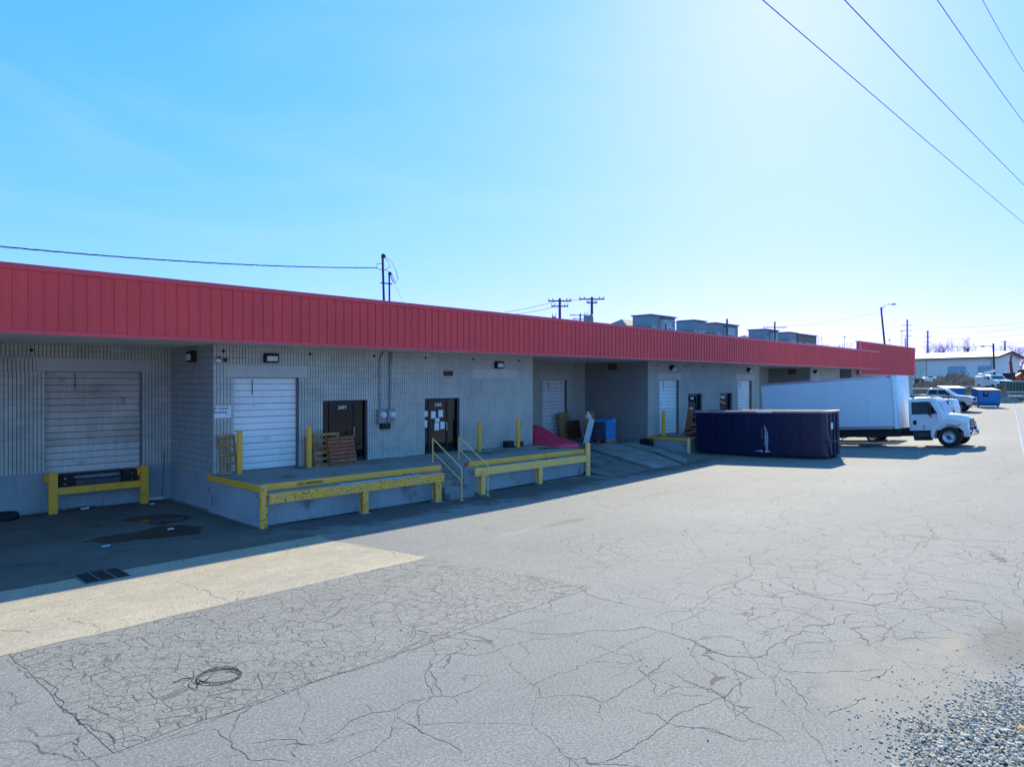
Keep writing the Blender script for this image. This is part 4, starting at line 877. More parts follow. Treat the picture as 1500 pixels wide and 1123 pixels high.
# gravel
gm = mat('gravel_stone', (.74, .66, .54), .9, var=.5, vs=9, bmp=.3, bs=60, col2=(.24, .23, .215)); M['gravel'] = gm
ico = [(0,0,-1),(.72,-.53,-.45),(-.28,-.85,-.45),(-.89,0,-.45),(-.28,.85,-.45),(.72,.53,-.45),(.28,-.85,.45),(-.72,-.53,.45),(-.72,.53,.45),(.28,.85,.45),(.89,0,.45),(0,0,1)]
icf = [(0,1,2),(1,0,5),(0,2,3),(0,3,4),(0,4,5),(1,5,10),(2,1,6),(3,2,7),(4,3,8),(5,4,9),(1,10,6),(2,6,7),(3,7,8),(4,8,9),(5,9,10),(6,10,11),(7,6,11),(8,7,11),(9,8,11),(10,9,11)]
def gl_edge(x): return lerp_tab([(4, 1.2), (6.0, 1.75), (6.9, 2.0), (7.8, 2.25), (8.5, 2.0), (9.2, 1.75), (10.3, 1.35), (12, 1.0), (16, .8)], x)
gv = MB(); rg = np.random.RandomState(4); cnt = 0
def stone(x, y, r, lift=0):
    a = rg.uniform(.6, 1.3, 3) * r; a[2] *= .8; q = Matrix.Rotation(rg.uniform(0, 6.28), 3, 'Z') @ Matrix.Rotation(rg.uniform(-.6, .6), 3, 'X'); j = rg.uniform(.75, 1.2, 12)
    gv.add([tuple(q @ Vector((p[0]*a[0]*j[k], p[1]*a[1]*j[k], p[2]*a[2]*.75*j[k])) + Vector((x, y, r * .35 + lift))) for k, p in enumerate(ico)], icf)
while cnt < 18000:
    x, y = rg.uniform(4.8, 12.6), rg.uniform(-.5, 2.5); e = gl_edge(x) + .25 * noise.noise((x * 2, y * 2, 0)) - y
    p = 1.0 if e > .45 else max(0, (e + .12) / .57) ** 1.6
    if rg.rand() < p: stone(x, y, rg.uniform(.007, .020) if e < .5 else rg.uniform(.009, .024), 0 if e < .4 else rg.uniform(0, .022)); cnt += 1
for i in range(520):
    x = rg.uniform(5.2, 14); y = gl_edge(x) + abs(rg.normal(0, .33)) - .1; stone(x, y, rg.uniform(.004, .014))
for i in range(90): stone(rg.uniform(5, 26), rg.uniform(2, 12), rg.uniform(.008, .018))
for o_ in (0,): gv.v = [(x, y, z + gz(x, y)) for x, y, z in gv.v]
tag(gv.build('gravel', M['gravel'], fix=False), 'loose grey gravel spilling over the edge of the asphalt', 'gravel', None, 'stuff')
for px_, lb in (((1492, 1071), 'curled orange dead leaf lying on the gravel'), ((1352, 1072), 'small tan leaf on the edge of the gravel')):
    P = onG(*px_); s_ = .06 if 'curled' in lb else .035
    tag(MB().add([(P.x - s_, P.y, .05), (P.x - .3 * s_, P.y - .7 * s_, .075), (P.x + s_, P.y - .1 * s_, .06), (P.x + .3 * s_, P.y + .7 * s_, .085), (P.x, P.y, .055)], [(0,1,4),(1,2,4),(2,3,4),(3,0,4)]).build('leaf', M['card'], fix=False), lb, 'leaf')
# railway rails sunk in the asphalt
RT = thing('railway_track', 'shiny rail of an old siding running along the right edge', 'railway track', (38, 5.1, .1))
def rail_pts(off): return [(X - 38, (5.1 + .152 * (X - 38) - off) - 5.1, gz(X, 5.1 + .152 * (X - 38)) - .1) for X in [16 + 3 * i for i in range(27)]]
M['railsteel'] = mat('rail_steel', (.55, .55, .56), .22, metal=.9, var=.15)
for off in (0, 1.435):
    q = MB(); P = rail_pts(off)
    q.loft([[(x, y - .036, z - .02), (x, y + .036, z - .02), (x, y + .036, z + .022), (x, y + .025, z + .032), (x, y - .025, z + .032), (x, y - .036, z + .022)] for x, y, z in P], False); q.build('rail', M['railsteel'], RT)
# ------------------------------------------------------------------ roll-off dumpster
def vg(name, col=(.012, .018, .022), r=.04):
    m, t, p = nmat(name); p.inputs['Base Color'].default_value = c4(col); p.inputs['Roughness'].default_value = r; p.inputs['Specular IOR Level'].default_value = .35; return m
M['vglass'] = vg('dark_vehicle_glass'); M['wsglass'] = vg('windshield_glass', (.055, .12, .15), .12)
RD = thing('rolloff_dumpster', 'long navy blue roll-off dumpster with rounded corners and white smear', 'dumpster', (33.72, 15.05, gz(33.7, 15) - .03), -math.pi / 2, None, 0, -.026)
# local x -> world -Y (towards right), local y=-.97 is the near side
L2, HW, HT = 3.33, .97, 2.3
def rr(x0, x1, hw, rad, z, n=6):
    out = []
    for cx, cy, a0 in ((x1 - rad, hw - rad, 0), (x0 + rad, hw - rad, 90), (x0 + rad, -hw + rad, 180), (x1 - rad, -hw + rad, 270)):
        for k in range(n + 1): a = math.radians(a0 + 90 * k / n); out.append((cx + rad * math.cos(a), cy + rad * math.sin(a), z))
    return out
MB().loft([rr(-L2, L2, HW, .22, .22), rr(-L2, L2, HW, .22, HT - .1)], True, False).loft([rr(-L2 + .05, L2 - .05, HW - .05, .2, HT - .1), rr(-L2 + .05, L2 - .05, HW - .05, .2, .3)], True, False).add(rr(-L2, L2, HW, .22, .3), [tuple(range(28))]).build('shell', M['blued'], RD, fix=False)
M['rimp'] = mat('sunlit_tone_rim', (.40, .26, .30), .5, var=.3, vs=3)  # pinkish tone paints sunlight into the top rail; blue dumpster lids share it
rim = MB().loft([rr(-L2 - .04, L2 + .04, HW + .04, .24, HT - .1), rr(-L2 - .04, L2 + .04, HW + .04, .24, HT), rr(-L2 + .08, L2 - .08, HW - .08, .16, HT), rr(-L2 + .08, L2 - .08, HW - .08, .16, HT - .1), rr(-L2 - .04, L2 + .04, HW + .04, .24, HT - .1)], False, False); rim.build('top_rail', M['rimp'], RD, fix=False)
for x in (-2.3, -1.4, -.5, .4, 1.3, 2.2):
    for s_ in (-1, 1): B(x - .06, x + .06, s_ * HW - .018, s_ * HW + .018, .2, HT - .11).build('side_rib', M['blued'], RD, .008)
for y in (-.55, .55): B(-L2 + .1, L2 - .1, y - .08, y + .08, .02, .22).build('skid_rail', M['darksteel'], RD)
for y in (-.6, .6):
    for x in (-2.9, 2.95): MB().cyl((x, y - .09, .12), (x, y + .09, .12), .12, n=16).build('roller', M['rust'], RD)
for y in (-.45, 0, .45): B(L2 - .02, L2 + .05, y - .06, y + .06, .25, HT - .12).build('end_rib', M['blued'], RD, .01)
B(L2 + .051, L2 + .056, -.45, -.2, 1.45, 1.75).build('decal', M['paper'], RD); B(L2 - .02, L2 + .10, -.9, .9, .85, .93).build('end_bar', M['blued'], RD); MB().tube([(L2 + .08, -.9, 1.3), (L2 + .12, -.7, .6), (L2 + .06, -.5, .3)], .02).build('chain', M['steel'], RD)
M['smear'] = mat('white_smear', (.48, .56, .66), .6, var=.5, vs=5)
sm_ = MB(); q0 = []
rnd2 = random.Random(3)
for cx, w, zt, zb in ((.42, .055, 1.85, .42), (.36, .03, 1.6, .55), (.52, .025, 1.5, .45), (.60, .02, 1.35, .6), (.56, .03, .9, .36)):
    V = []; n = 14
    for i in range(n + 1):
        z = zt + (zb - zt) * i / n; ww = w * (.25 + 1.1 * math.sin(math.pi * min(1, .08 + i / n * .85))) * rnd2.uniform(.6, 1.3); V += [(cx - ww, -HW - .003, z), (cx + ww, -HW - .003, z)]
    sm_.add(V, [(2*i, 2*i+1, 2*i+3, 2*i+2) for i in range(n)])
V = [(.45, -HW - .004, .38)] + [(.45 + .42 * math.cos(a) * rnd2.uniform(.6, 1.2), -HW - .004, .36 + .055 * math.sin(a) * rnd2.uniform(.5, 1.2)) for a in [k * .35 for k in range(18)]]
sm_.add(V, [(0, i, i + 1) for i in range(1, 18)]); sm_.build('smear', M['smear'], RD, fix=False)
B(.1, .85, -HW - .045, -HW - .041, HT - .1, HT - .0).build('bare_patch', M['lens'], RD)

# ------------------------------------------------------------------ box truck
TR = thing('box_truck', 'white box truck with a long cargo body backed up to the dock', 'truck', (41.25, 8.41, .17), -math.pi / 2, None, 0, -.065)
bx0, bx1 = -9.55, -2.2
B(bx0, bx1 - .2, -1.24, 1.24, 1.0, 3.74).build('cargo_box', M['whitebox'], TR)
npan = 6
for s_ in (-1, 1):
    for i in range(npan):
        a = bx0 + .1 + (bx1 - .28 - bx0 - .1) * i / npan; q = bx0 + .1 + (bx1 - .28 - bx0 - .1) * (i + 1) / npan
        B(a + .003, q - .003, min(s_*1.241, s_*1.262), max(s_*1.241, s_*1.262), 1.13, 3.64).build('side_panel', M['whitebox'], TR)
    y0, y1 = sorted((s_ * 1.241, s_ * 1.275))
    B(bx0, bx1 - .2, y0, y1, .97, 1.128).build('bottom_rail', M['alum'], TR); B(bx0, bx1 - .2, y0, y1, 3.642, 3.77).build('top_rail', M['alum'], TR); B(bx0, bx0 + .098, y0, y1, 1.129, 3.641).build('rear_post', M['alum'], TR)
    for x in (-2.5, -5.9, -9.3): B(x, x + .12, *sorted((s_ * 1.276, s_ * 1.285)), 1.0, 1.05).build('marker_light', M['redlens'], TR)
    B(-2.6, -2.45, *sorted((s_ * 1.276, s_ * 1.287)), 3.68, 3.74).build('marker_light', M['redlens'], TR)
fc = rr(-2.9, bx1, 1.275, .2, 0)
MB().loft([[(max(x, bx1 - .2), y, z) for x, y, _ in fc] for z in (.97, 3.70)] + [[(max(bx1 - .2, x - .06), y * .97, 3.77) for x, y, _ in fc]], True).build('nose_cap', M['whitebox'], TR)
for y in (-.8, -.4, 0, .4, .8): B(bx1 + .001, bx1 + .014, y - .03, y + .03, 1.1, 3.6).build('nose_rib', M['whitebox'], TR)
B(bx1 - .02, bx1 + .012, -1.18, -1.08, 1.2, 1.45).build('nose_lamp', M['lens'], TR)
B(bx0, bx1, -1.2, 1.2, 3.741, 3.765).build('box_roof', M['alum'], TR)
for y in (-.43, .43): B(bx0 + .2, .9, y - .04, y + .04, .70, .969).build('frame_rail', M['darksteel'], TR)
for i in range(12): B(bx0 + .3 + .6 * i, bx0 + .38 + .6 * i, -1.2, 1.2, .90, .968).build('cross_member', M['darksteel'], TR)
B(bx0 - .1, bx0, -1.1, 1.1, .45, .62).build('rear_bumper', M['darksteel'], TR)
B(-5.2, -2.2, -1.12, -.55, .55, .95).build('battery_box', M['black'], TR, .03); B(-9.2, -1.7, -.62, -.50, .55, .968).build('side_frame', M['black'], TR); B(-4.9, -3.6, .5, 1.1, .45, .9).build('tool_box', M['darksteel'], TR, .03)
MB().cyl((-9.0, -.0, .55), (-1, .0, .62), .05, n=8).build('drive_shaft', M['darksteel'], TR)
for x, ys_ in ((0, (1.0,)), (-6.45, (1.05, .72))):
    for s_ in (-1, 1):
        for y in ys_: wheel(TR, x, s_ * y, .51, .51, .27 if x == 0 else .25, s_ if x == 0 else -s_, .58, 'alum', 10, .03)
B(-6.5, -6.4, -.9, .9, .45, .57).build('rear_axle', M['darksteel'], TR); B(-.05, .05, -.9, .9, .42, .52).build('front_axle', M['darksteel'], TR)
cab = MB().loft([rr(-1.79, -.10, 1.02, .10, .86), rr(-1.79, -.12, 1.03, .12, 1.3), rr(-1.79, -.16, 1.02, .14, 1.66), rr(-1.78, -.50, .94, .14, 2.40), rr(-1.68, -.62, .86, .2, 2.50), rr(-1.5, -.85, .65, .2, 2.56)], True).build('cab', M['white'], TR)
MB().loft([[(x, -hw, .92), (x, -hw * 1.0, zt - .14), (x, -hw * .82, zt - .02), (x, 0, zt + .03), (x, hw * .82, zt - .02), (x, hw, zt - .14), (x, hw, .92)] for x, hw, zt in ((-.20, .95, 1.67), (.25, .88, 1.62), (.52, .78, 1.55), (.72, .66, 1.46), (.80, .58, 1.34))]).build('hood', M['white'], TR)
arch = [(.66 * math.cos(a), .51 + .66 * math.sin(a)) for a in [math.radians(d_) for d_ in (28, 45, 62, 80, 100, 118, 136, 154, 172, 184)]]
fpoly = [(-.78, .46), (-.80, .80), (-.70, 1.10), (-.50, 1.28), (-.15, 1.40), (.30, 1.42), (.60, 1.32), (.76, 1.16), (.82, .98), (.82, .84)] + arch
for s_ in (-1, 1): MB().prism(fpoly, lambda a, b_, t_: (a, t_, b_), s_ * .60, s_ * 1.09).build('fender', M['white'], TR, .03)
MB().prism([(.62, .86), (.82, .86), (.88, .80), (.88, .58), (.82, .50), (.66, .52)], lambda a, b_, t_: (a, t_, b_), -1.10, 1.10).build('bumper', M['silver'], TR, .03)
for s_ in (-1, 1):
    B(.881, .89, *sorted((s_ * .62, s_ * .95)), .60, .74).build('fog_lamp_pocket', M['black'], TR); B(.70, .80, *sorted((s_ * 1.091, s_ * 1.096)), .62, .78).build('bumper_recess', M['black'], TR)
    MB().add([(.74, s_*1.095, 1.05), (.832, s_*.98, 1.03), (.835, s_*.72, 1.03), (.815, s_*.72, 1.22), (.77, s_*.96, 1.24), (.60, s_*1.096, 1.22)], [(0,1,2,3,4,5)]).build('headlight', M['lens'], TR, fix=False)
    B(.38, .54, *sorted((s_ * 1.091, s_ * 1.10)), 1.12, 1.08).build('side_marker', M['redlens'], TR)
MB().add([(.835, -.52, 1.0), (.835, .52, 1.0), (.82, .46, 1.36), (.82, -.46, 1.36)], [(0,1,2,3)]).build('grille', M['black'], TR, fix=False)
for z in (1.06, 1.14, 1.22, 1.30): B(.80, .838, -.46, .46, z, z + .018).build('grille_bar', M['chrome'], TR)
def pane(b_, pts): return b_.add(pts, [tuple(range(len(pts)))])
wx = lambda z: -.16 - .34 * (z - 1.66) / .74
pane(MB(), [(wx(1.72) + .02, -.80, 1.72), (wx(1.72) + .02, .80, 1.72), (wx(2.32) + .02, .72, 2.32), (wx(2.32) + .02, -.72, 2.32)]).build('windshield', M['wsglass'], TR, fix=False)
sy = lambda z: 1.02 - .08 * (z - 1.66) / .74 + .014
for s_ in (-1, 1):
    pane(MB(), [(-1.62, s_*sy(1.68), 1.68), (-.46, s_*sy(1.68), 1.68), (-.50, s_*sy(1.78), 1.78), (-.80, s_*sy(2.32), 2.32), (-1.62, s_*sy(2.32), 2.32)]).build('side_window', M['vglass'], TR, fix=False)
    MB().box(-.50, -.49, *sorted((s_ * 1.025, s_ * 1.034)), .92, 1.7).box(-1.68, -1.67, *sorted((s_ * 1.025, s_ * 1.034)), .92, 1.7).build('door_seam', M['plastic'], TR)
    B(-1.58, -1.42, *sorted((s_ * 1.03, s_ * 1.05)), 1.16, 1.38).build('door_handle', M['black'], TR, .01)
    B(-.78, -.70, *sorted((s_ * 1.20, s_ * 1.42)), 1.62, 2.28).build('mirror', M['black'], TR, .02); MB().tube([(-.6, s_ * 1.02, 1.6), (-.72, s_ * 1.28, 1.55), (-.74, s_ * 1.3, 1.7)], .018).tube([(-.7, s_ * .98, 2.28), (-.74, s_ * 1.25, 2.25)], .015).build('mirror_arm', M['black'], TR)
    B(-.62, -.55, *sorted((s_ * 1.16, s_ * 1.34)), 1.50, 1.66).build('spot_mirror', M['chrome'], TR, .015)
    MB().cyl((-1.6, s_ * .82, .58), (-.82, s_ * .82, .58), .25, n=18).build('fuel_tank', M['darksteel'], TR); B(-1.7, -.8, *sorted((s_ * .6, s_ * 1.0)), .74, .858).build('step', M['black'], TR)
for y in (-.6, -.25, 0, .25, .6): B(-.82, -.70, y - .05, y + .05, 2.52, 2.57).build('roof_lamp', M['orange'], TR, .01)
text_mesh('2', .26, 'lettering', M['plastic'], TR, (-1.1, -1.037, 1.02), depth=.001)

# ------------------------------------------------------------------ pickups and cars
def pickup(name, label, cat, loc_, rz, paint, cap=None, rack=False, lift=0, car=False, crane=False):
    o = thing(name, label, cat, loc_, rz); z_ = lift
    R_ = .42 if not car else .32; H = (lambda z: z + z_) if not car else (lambda z: z * .8)
    wb = 3.6 if not car else 2.7
    def ar(cx): return [(cx + (R_ + .10) * math.cos(math.radians(a)), R_ + (R_ + .10) * math.sin(math.radians(a))) for a in (12, 35, 60, 90, 120, 145, 168)]
    nose = wb + .95
    poly = [(-1.12, H(.62)), (-1.15, H(1.1)), (-1.12, H(1.30)), (.9, H(1.32)), (wb - .55, H(1.30)), (wb + .55, H(1.22)), (nose - .08, H(1.10)), (nose, H(.9)), (nose - .02, H(.62))] + ar(wb) + [(wb - R_ - .14, H(.52)), (R_ + .14, H(.52))] + ar(0)
    MB().prism(poly, lambda a, b_, t_: (a, t_, b_), -.95, .95).build('body', paint, o, .05)
    c0 = .95 if not car else -.3
    MB().loft([rr(c0, wb - .45, .93, .12, H(1.29)), rr(c0 + .12, wb - 1.15, .76, .14, H(1.84)), rr(c0 + .3, wb - 1.35, .62, .14, H(1.90))], True).build('cab', paint, o)
    f = lambda z, a, b_: a + (b_ - a) * (z - 1.29) / .55
    for s_ in (-1, 1):
        yy = lambda z: s_ * (f(z, .93, .76) + .012)
        pane(MB(), [(c0 + .16, yy(1.36), H(1.36)), (wb - .75, yy(1.36), H(1.36)), (f(1.76, wb - .6, wb - 1.3), yy(1.76), H(1.76)), (c0 + .24, yy(1.76), H(1.76))]).build('side_window', M['vglass'], o, fix=False)
        MB().box(c0 + .9, c0 + .96, *sorted((yy(1.56) - .01 * s_, yy(1.36) + s_ * .006)), H(1.34), H(1.78)).build('pillar', paint, o)
        B(wb - .95, wb - .75, *sorted((s_ * .96, s_ * 1.16)), H(1.3), H(1.48)).build('mirror', M['black'], o, .02)
        B(nose - .16, nose + .006, *sorted((s_ * .6, s_ * .957)), H(.90), H(1.10)).build('headlight', M['lens'], o, .01); B(-1.158, -1.05, *sorted((s_ * .76, s_ * .957)), H(.86), H(1.22)).build('tail_light', M['redlens'], o, .01)
        B(c0 + .6, c0 + .78, *sorted((s_ * .951, s_ * .965)), H(1.1), H(1.14)).build('door_handle', M['black'], o)
        for x in (0, wb): wheel(o, x, s_ * .80, R_, R_, .27, s_, .6, 'steel', 6)
        for x in (0, wb): MB().prism(ar(x) + [(x + (R_ + .16) * math.cos(math.radians(a)), R_ + (R_ + .16) * math.sin(math.radians(a))) for a in (168, 145, 120, 90, 60, 35, 12)], lambda a, b_, t_: (a, t_, b_), s_ * .952, s_ * .99).build('wheel_arch', M['black'], o)
    pane(MB(), [(f(1.36, wb - .45, wb - 1.15) + .015, -.72, H(1.36)), (f(1.36, wb - .45, wb - 1.15) + .015, .72, H(1.36)), (f(1.78, wb - .45, wb - 1.15) + .015, .62, H(1.78)), (f(1.78, wb - .45, wb - 1.15) + .015, -.62, H(1.78))]).build('windshield', M['wsglass'], o, fix=False)
    B(nose - .01, nose + .03, -.58, .58, H(.82), H(1.08)).build('grille', M['black'], o); B(nose - .12, nose + .10, -.93, .93, H(.55), H(.74)).build('front_bumper', M['darksteel'], o, .03); B(-1.28, -1.13, -.9, .9, H(.58), H(.74)).build('rear_bumper', M['chrome'], o, .02)
    B(-1.0, nose - .3, -.6, .6, .42, H(.56)).build('chassis', M['darksteel'], o)
    if cap:
        MB().loft([rr(-1.12, .93, .93, .06, H(1.325)), rr(-1.02, .9, .80, .08, H(1.86)), rr(-.95, .85, .7, .08, H(1.90))], True).build('bed_cap', paint, o)
        for s_ in (-1, 1): pane(MB(), [(-.8, s_ * .925, H(1.42)), (.7, s_ * .925, H(1.42)), (.7, s_ * .838, H(1.76)), (-.8, s_ * .838, H(1.76))]).build('cap_window', M['vglass'], o, fix=False)
    if rack:
        q = MB()
        for x in (-.8, .6, 2.0):
            q.tube([(x, -.8, H(1.85)), (x, -.75, H(2.02)), (x, .75, H(2.02)), (x, .8, H(1.85))], .025)
        q.tube([(-.9, -.7, H(2.03)), (2.2, -.7, H(2.03))], .02); q.tube([(-.9, .7, H(2.03)), (2.2, .7, H(2.03))], .02); q.build('roof_rack', M['black'], o)
    if crane:
        B(-1.1, .9, -.98, .98, H(1.33), H(1.75)).build('service_body', paint, o, .03); MB().cyl((-.4, 0, H(1.75)), (-.4, 0, H(2.25)), .16, n=12).bar((-.4, 0, H(2.2)), (1.9, .1, H(2.5)), .22, .26).build('crane', M['white'], o); B(-.9, .3, -.7, .1, H(1.76), H(2.1)).build('compressor', M['silver'], o, .04)
    return o
pickup('pickup_truck', 'white lifted pickup with dark windows parked beyond the box truck', 'pickup', (73.0, 14.35 + 3.6, gz(73, 15)), -math.pi / 2, M['silver'], None, False, .16)
pickup('pickup_truck', 'white pickup with bed cap and roof rack behind the box truck cab', 'pickup', (54.4, 12.1, gz(54, 12)), math.pi / 2, M['white'], True, True, .10)
pickup('parked_car', 'dark car almost hidden behind the box truck, one wheel showing below', 'car', (44.7, 13.3 - .2, gz(44.7, 13.5) - .02), math.pi / 2, M['darksteel'], None, False, 0, True)
# ------------------------------------------------------------------ blue front-load dumpsters
def fl_dumpster(label, P, rz, sc_=1, open_=True):
    o = thing('dumpster', label, 'dumpster', P, rz, 'blue dumpsters at the end of the lot'); o.scale = (sc_,) * 3
    MB().prism([(-.75, .12), (-.95, .55), (-.95, 1.75), (.95, 1.95), (.95, .12)], lambda a, b_, t_: (t_, a, b_), -1.0, 1.0).build('bin', M['blueb'], o, .02)
    for x in (-.96, .96): B(x - .06, x + .06, -1.0, .9, .98, 1.14).build('fork_pocket', M['blueb'], o, .01)
    B(-1.02, 1.02, -.99, -.951, .95, 1.05).build('front_rib', M['blueb'], o); 
    for x in (-.52, .52): MB().add([(x - .5, -1.0, 1.77), (x + .5, -1.0, 1.77), (x + .5, .97, 1.98), (x - .5, .97, 1.98), (x - .5, -1.0, 1.82), (x + .5, -1.0, 1.82), (x + .5, .97, 2.03), (x - .5, .97, 2.03)], [(0,3,2,1),(4,5,6,7),(0,1,5,4),(1,2,6,5),(2,3,7,6),(3,0,4,7)]).build('lid', M['rimp'], o)
    B(-.62, -.12, -.965, -.952, 1.12, 1.62).build('opening', M['black'], o); B(-.45, -.22, -.975, -.966, 1.38, 1.58).build('decal', M['card'], o)
    for x in (-.9, .9): MB().cyl((x, -.6, .06), (x, -.5, .06), .07, n=8).build('caster', M['black'], o)
    return o
P = atd(1444, 596, 68); fl_dumpster('blue dumpster with a dark side opening at the end of the lot', (P.x, P.y, gz(P.x, P.y)), TH - math.pi / 2 - .25, .92)
P = atd(1393, 594, 71); fl_dumpster('blue dumpster standing right behind the silver pickup', (P.x, P.y, gz(P.x, P.y)), TH - math.pi / 2 - .25)
# ------------------------------------------------------------------ far lot: dirt, debris, machines
def mound(label, x, d, w, h, dep, m='dirt', seed=0, name='dirt_pile', cat='dirt pile', n=44):
    P = atd(x, 590, d); g = gz(P.x, P.y); b = MB(); V = []
    for j in range(n + 1):
        for i in range(n + 1):
            u, v_ = i / n * 2 - 1, j / n * 2 - 1; r2 = u * u + v_ * v_
            z = h * max(0, 1 - r2) ** .8 * (1 + .5 * noise.noise((u * 2.5 + seed, v_ * 2.5, seed))) + (.40 * h * noise.noise((u * 6 + seed, v_ * 6, 2)) + .28 * h * noise.noise((u * 14 + seed, v_ * 14, 5))) * max(0, 1 - r2) - (.4 if r2 > .98 else 0)
            X_ = P.x + sn * u * w / 2 + cs * v_ * dep / 2; Y_ = P.y - cs * u * w / 2 + sn * v_ * dep / 2
            V.append((X_, Y_, gz(X_, Y_) + z - .05))
    b.add(V, [(j*(n+1)+i, j*(n+1)+i+1, (j+1)*(n+1)+i+1, (j+1)*(n+1)+i) for j in range(n) for i in range(n)])
    return tag(b.build(name, M[m], fix=False), label, cat, 'dirt piles beyond the lot')
mound('dark dirt pile in front of the left blue roll door', 1397, 100, 9.5, 2.6, 6, seed=1); mound('low dirt bank left of the far yard behind the silver pickup', 1362, 92, 7, 1.6, 6, seed=2)
mound('broad dirt pile in front of the right blue roll door', 1425, 96, 6.5, 2.0, 6, seed=3); mound('long dark dirt bank right of the opened blue dumpster', 1490, 84, 7, 1.3, 4, seed=4)
mound('grey rubble bank beside the right blue dumpster', 1472, 77, 3.6, .75, 2.2, 'rubble', 5, 'rubble_pile', 'rubble pile'); mound('brown earth bank behind the truck box corner', 1348, 88, 5, 1.9, 4, seed=6); mound('low brown bank between the two blue dumpsters', 1416, 80, 6, 1.0, 3, seed=8)
rbm = MB(); rg3 = np.random.RandomState(8)
for i in range(2400):
    x, d = rg3.uniform(1345, 1500), rg3.uniform(76, 106); P = atd(x, 590, d)
    if P.x < 97.5: continue
    r = rg3.uniform(.06, .28) ; q = Matrix.Rotation(rg3.uniform(0, 6), 3, 'Z') @ Matrix.Rotation(rg3.uniform(-1, 1), 3, 'X'); h = rg3.uniform(0, 1.3) * max(0, math.sin((d - 76) / 30 * 3.1))
    rbm.add([tuple(q @ Vector((p[0]*r*1.5, p[1]*r, p[2]*r*.6)) + Vector((P.x, P.y, gz(P.x, P.y) + h))) for p in ico], icf)
tag(rbm.build('rubble', M['rubble'], fix=False), 'scattered broken concrete and stones over the far dirt yard', 'rubble', None, 'stuff')
for i, (x, d, L_, a) in enumerate(((1353, 84, 3.2, .1), (1480, 78, 2.6, -.15), (1487, 78, 2.2, .3), (1424, 86, 3.0, .05))):
    P = atd(x, 585, d); tag(MB().obox((P.x, P.y, gz(P.x, P.y) + (1.5 if i == 0 else .7 if i < 3 else 1.6)), Matrix.Rotation(TH - math.pi / 2 + a, 3, 'Z'), L_ / 2, .25, .06).build('slab_piece', M['lintel'] if i % 2 else M['paper']), ('pale concrete slab lying on the earth bank by the truck', 'pale slab on the rubble right of the blue dumpster', 'second pale slab at the far right of the rubble', 'thin slab lying on dirt between the dumpsters')[i], 'slab')
def placed(name, label, cat, x, d, ang=0, zoff=0, y=590):
    P = atd(x, y, d); return thing(name, label, cat, (P.x, P.y, gz(P.x, P.y) + zoff), TH - math.pi / 2 + ang)   # local x = right in view, y = away
tk = placed('tank', 'white horizontal storage tank on a skid by the far building', 'tank', 1363, 112, .1, .6)
MB().lathe([(.001, -1.55), (.3, -1.5), (.52, -1.3), (.58, -1.1), (.58, 1.1), (.52, 1.3), (.3, 1.5), (.001, 1.55)], (0, 0, .85), (1, 0, 0), 20).build('vessel', M['white'], tk)
for x in (-.9, .9): B(x - .1, x + .1, -.5, .5, -.5, .4).build('saddle', M['darksteel'], tk)
B(-.35, .35, -.2, .2, 1.4, 1.55).build('hatch', M['darksteel'], tk); B(-2.4, -1.6, -.5, .5, -.4, 1.2).build('pump_housing', M['darksteel'], tk); B(-2.5, -1.5, -.6, .6, 1.2, 1.3).build('pump_roof', M['white'], tk)
cr_ = placed('equipment_crate', 'dark metal crate beside the white tank', 'crate', 1382, 110, 0, .7); B(-.5, .5, -.4, .4, -.4, 1.1).build('body', M['brownb'], cr_); B(-.55, .55, -.45, .45, 1.1, 1.16).build('lid', M['darksteel'], cr_)
P = atd(1457, 585, 88); pickup('service_truck', 'white service truck with crane body parked beyond the blue dumpster', 'truck', (P.x + 2.2, P.y + 1.2, gz(P.x, P.y) + .75), math.pi + .12 + TH - .3, M['white'], None, False, .25, False, True)
ex = placed('drill_rig', 'red machine with an upright mast beside the far gable wall', 'machine', 1481, 100, .3, .3)
B(-1.3, 1.3, -.7, .7, .7, 1.5).build('chassis', M['redpaint'], ex, .05)
for y in (-.75, .75): MB().prism([(-1.5, .2), (-1.3, 0), (1.3, 0), (1.5, .2), (1.5, .45), (1.3, .65), (-1.3, .65), (-1.5, .45)], lambda a, b_, t_: (a, t_, b_), y - .2, y + .2).build('track', M['black'], ex)
B(-.9, .1, -.6, .6, 1.5, 2.5).build('cab', M['darksteel'], ex, .05); MB().bar((.3, 0, 1.4), (-.1, 0, 4.1), .22, .3, (0, 1, 0)).build('mast', M['redpaint'], ex); MB().cyl((-.1, 0, 3.9), (.05, 0, 5.0), .12, .1, 8).build('auger', M['darksteel'], ex); MB().bar((.2, 0, 1.6), (1.9, 0, 2.4), .2, .25).bar((1.9, 0, 2.4), (2.5, 0, 1.0), .18, .2).build('boom', M['redpaint'], ex)
og = placed('orange_loader', 'orange loader parked at the right edge by the gable', 'loader', 1500, 102, 0, .4); B(-1.7, 1.7, -.8, .8, .8, 1.9).build('body', M['orange'], og, .08); B(-.4, .9, -.7, .7, 1.9, 2.8).build('cab', M['darksteel'], og, .05)
for x in (-1.1, 1.1):
    for s_ in (-1, 1): wheel(og, x, s_ * .9, .55, .55, .4, s_)
rdm = placed('mini_loader', 'small orange red machine at the foot of the right blue door', 'loader', 1441, 104, 0, .6); B(-1.0, .8, -.5, .5, .3, 1.1).build('body', M['redpaint'], rdm, .06); MB().bar((.2, 0, 1.0), (1.3, 0, 1.7), .15, .2).bar((-1, 0, .6), (-1.6, 0, .3), .8, .1).build('arm', M['orange'], rdm)
for x in (-.6, .5):
    for s_ in (-1, 1): wheel(rdm, x, s_ * .55, .3, .3, .25, s_)
fn = placed('fence', 'white rail fence with green mesh at the far right of the lot', 'fence', 1474, 82, .05, .9)
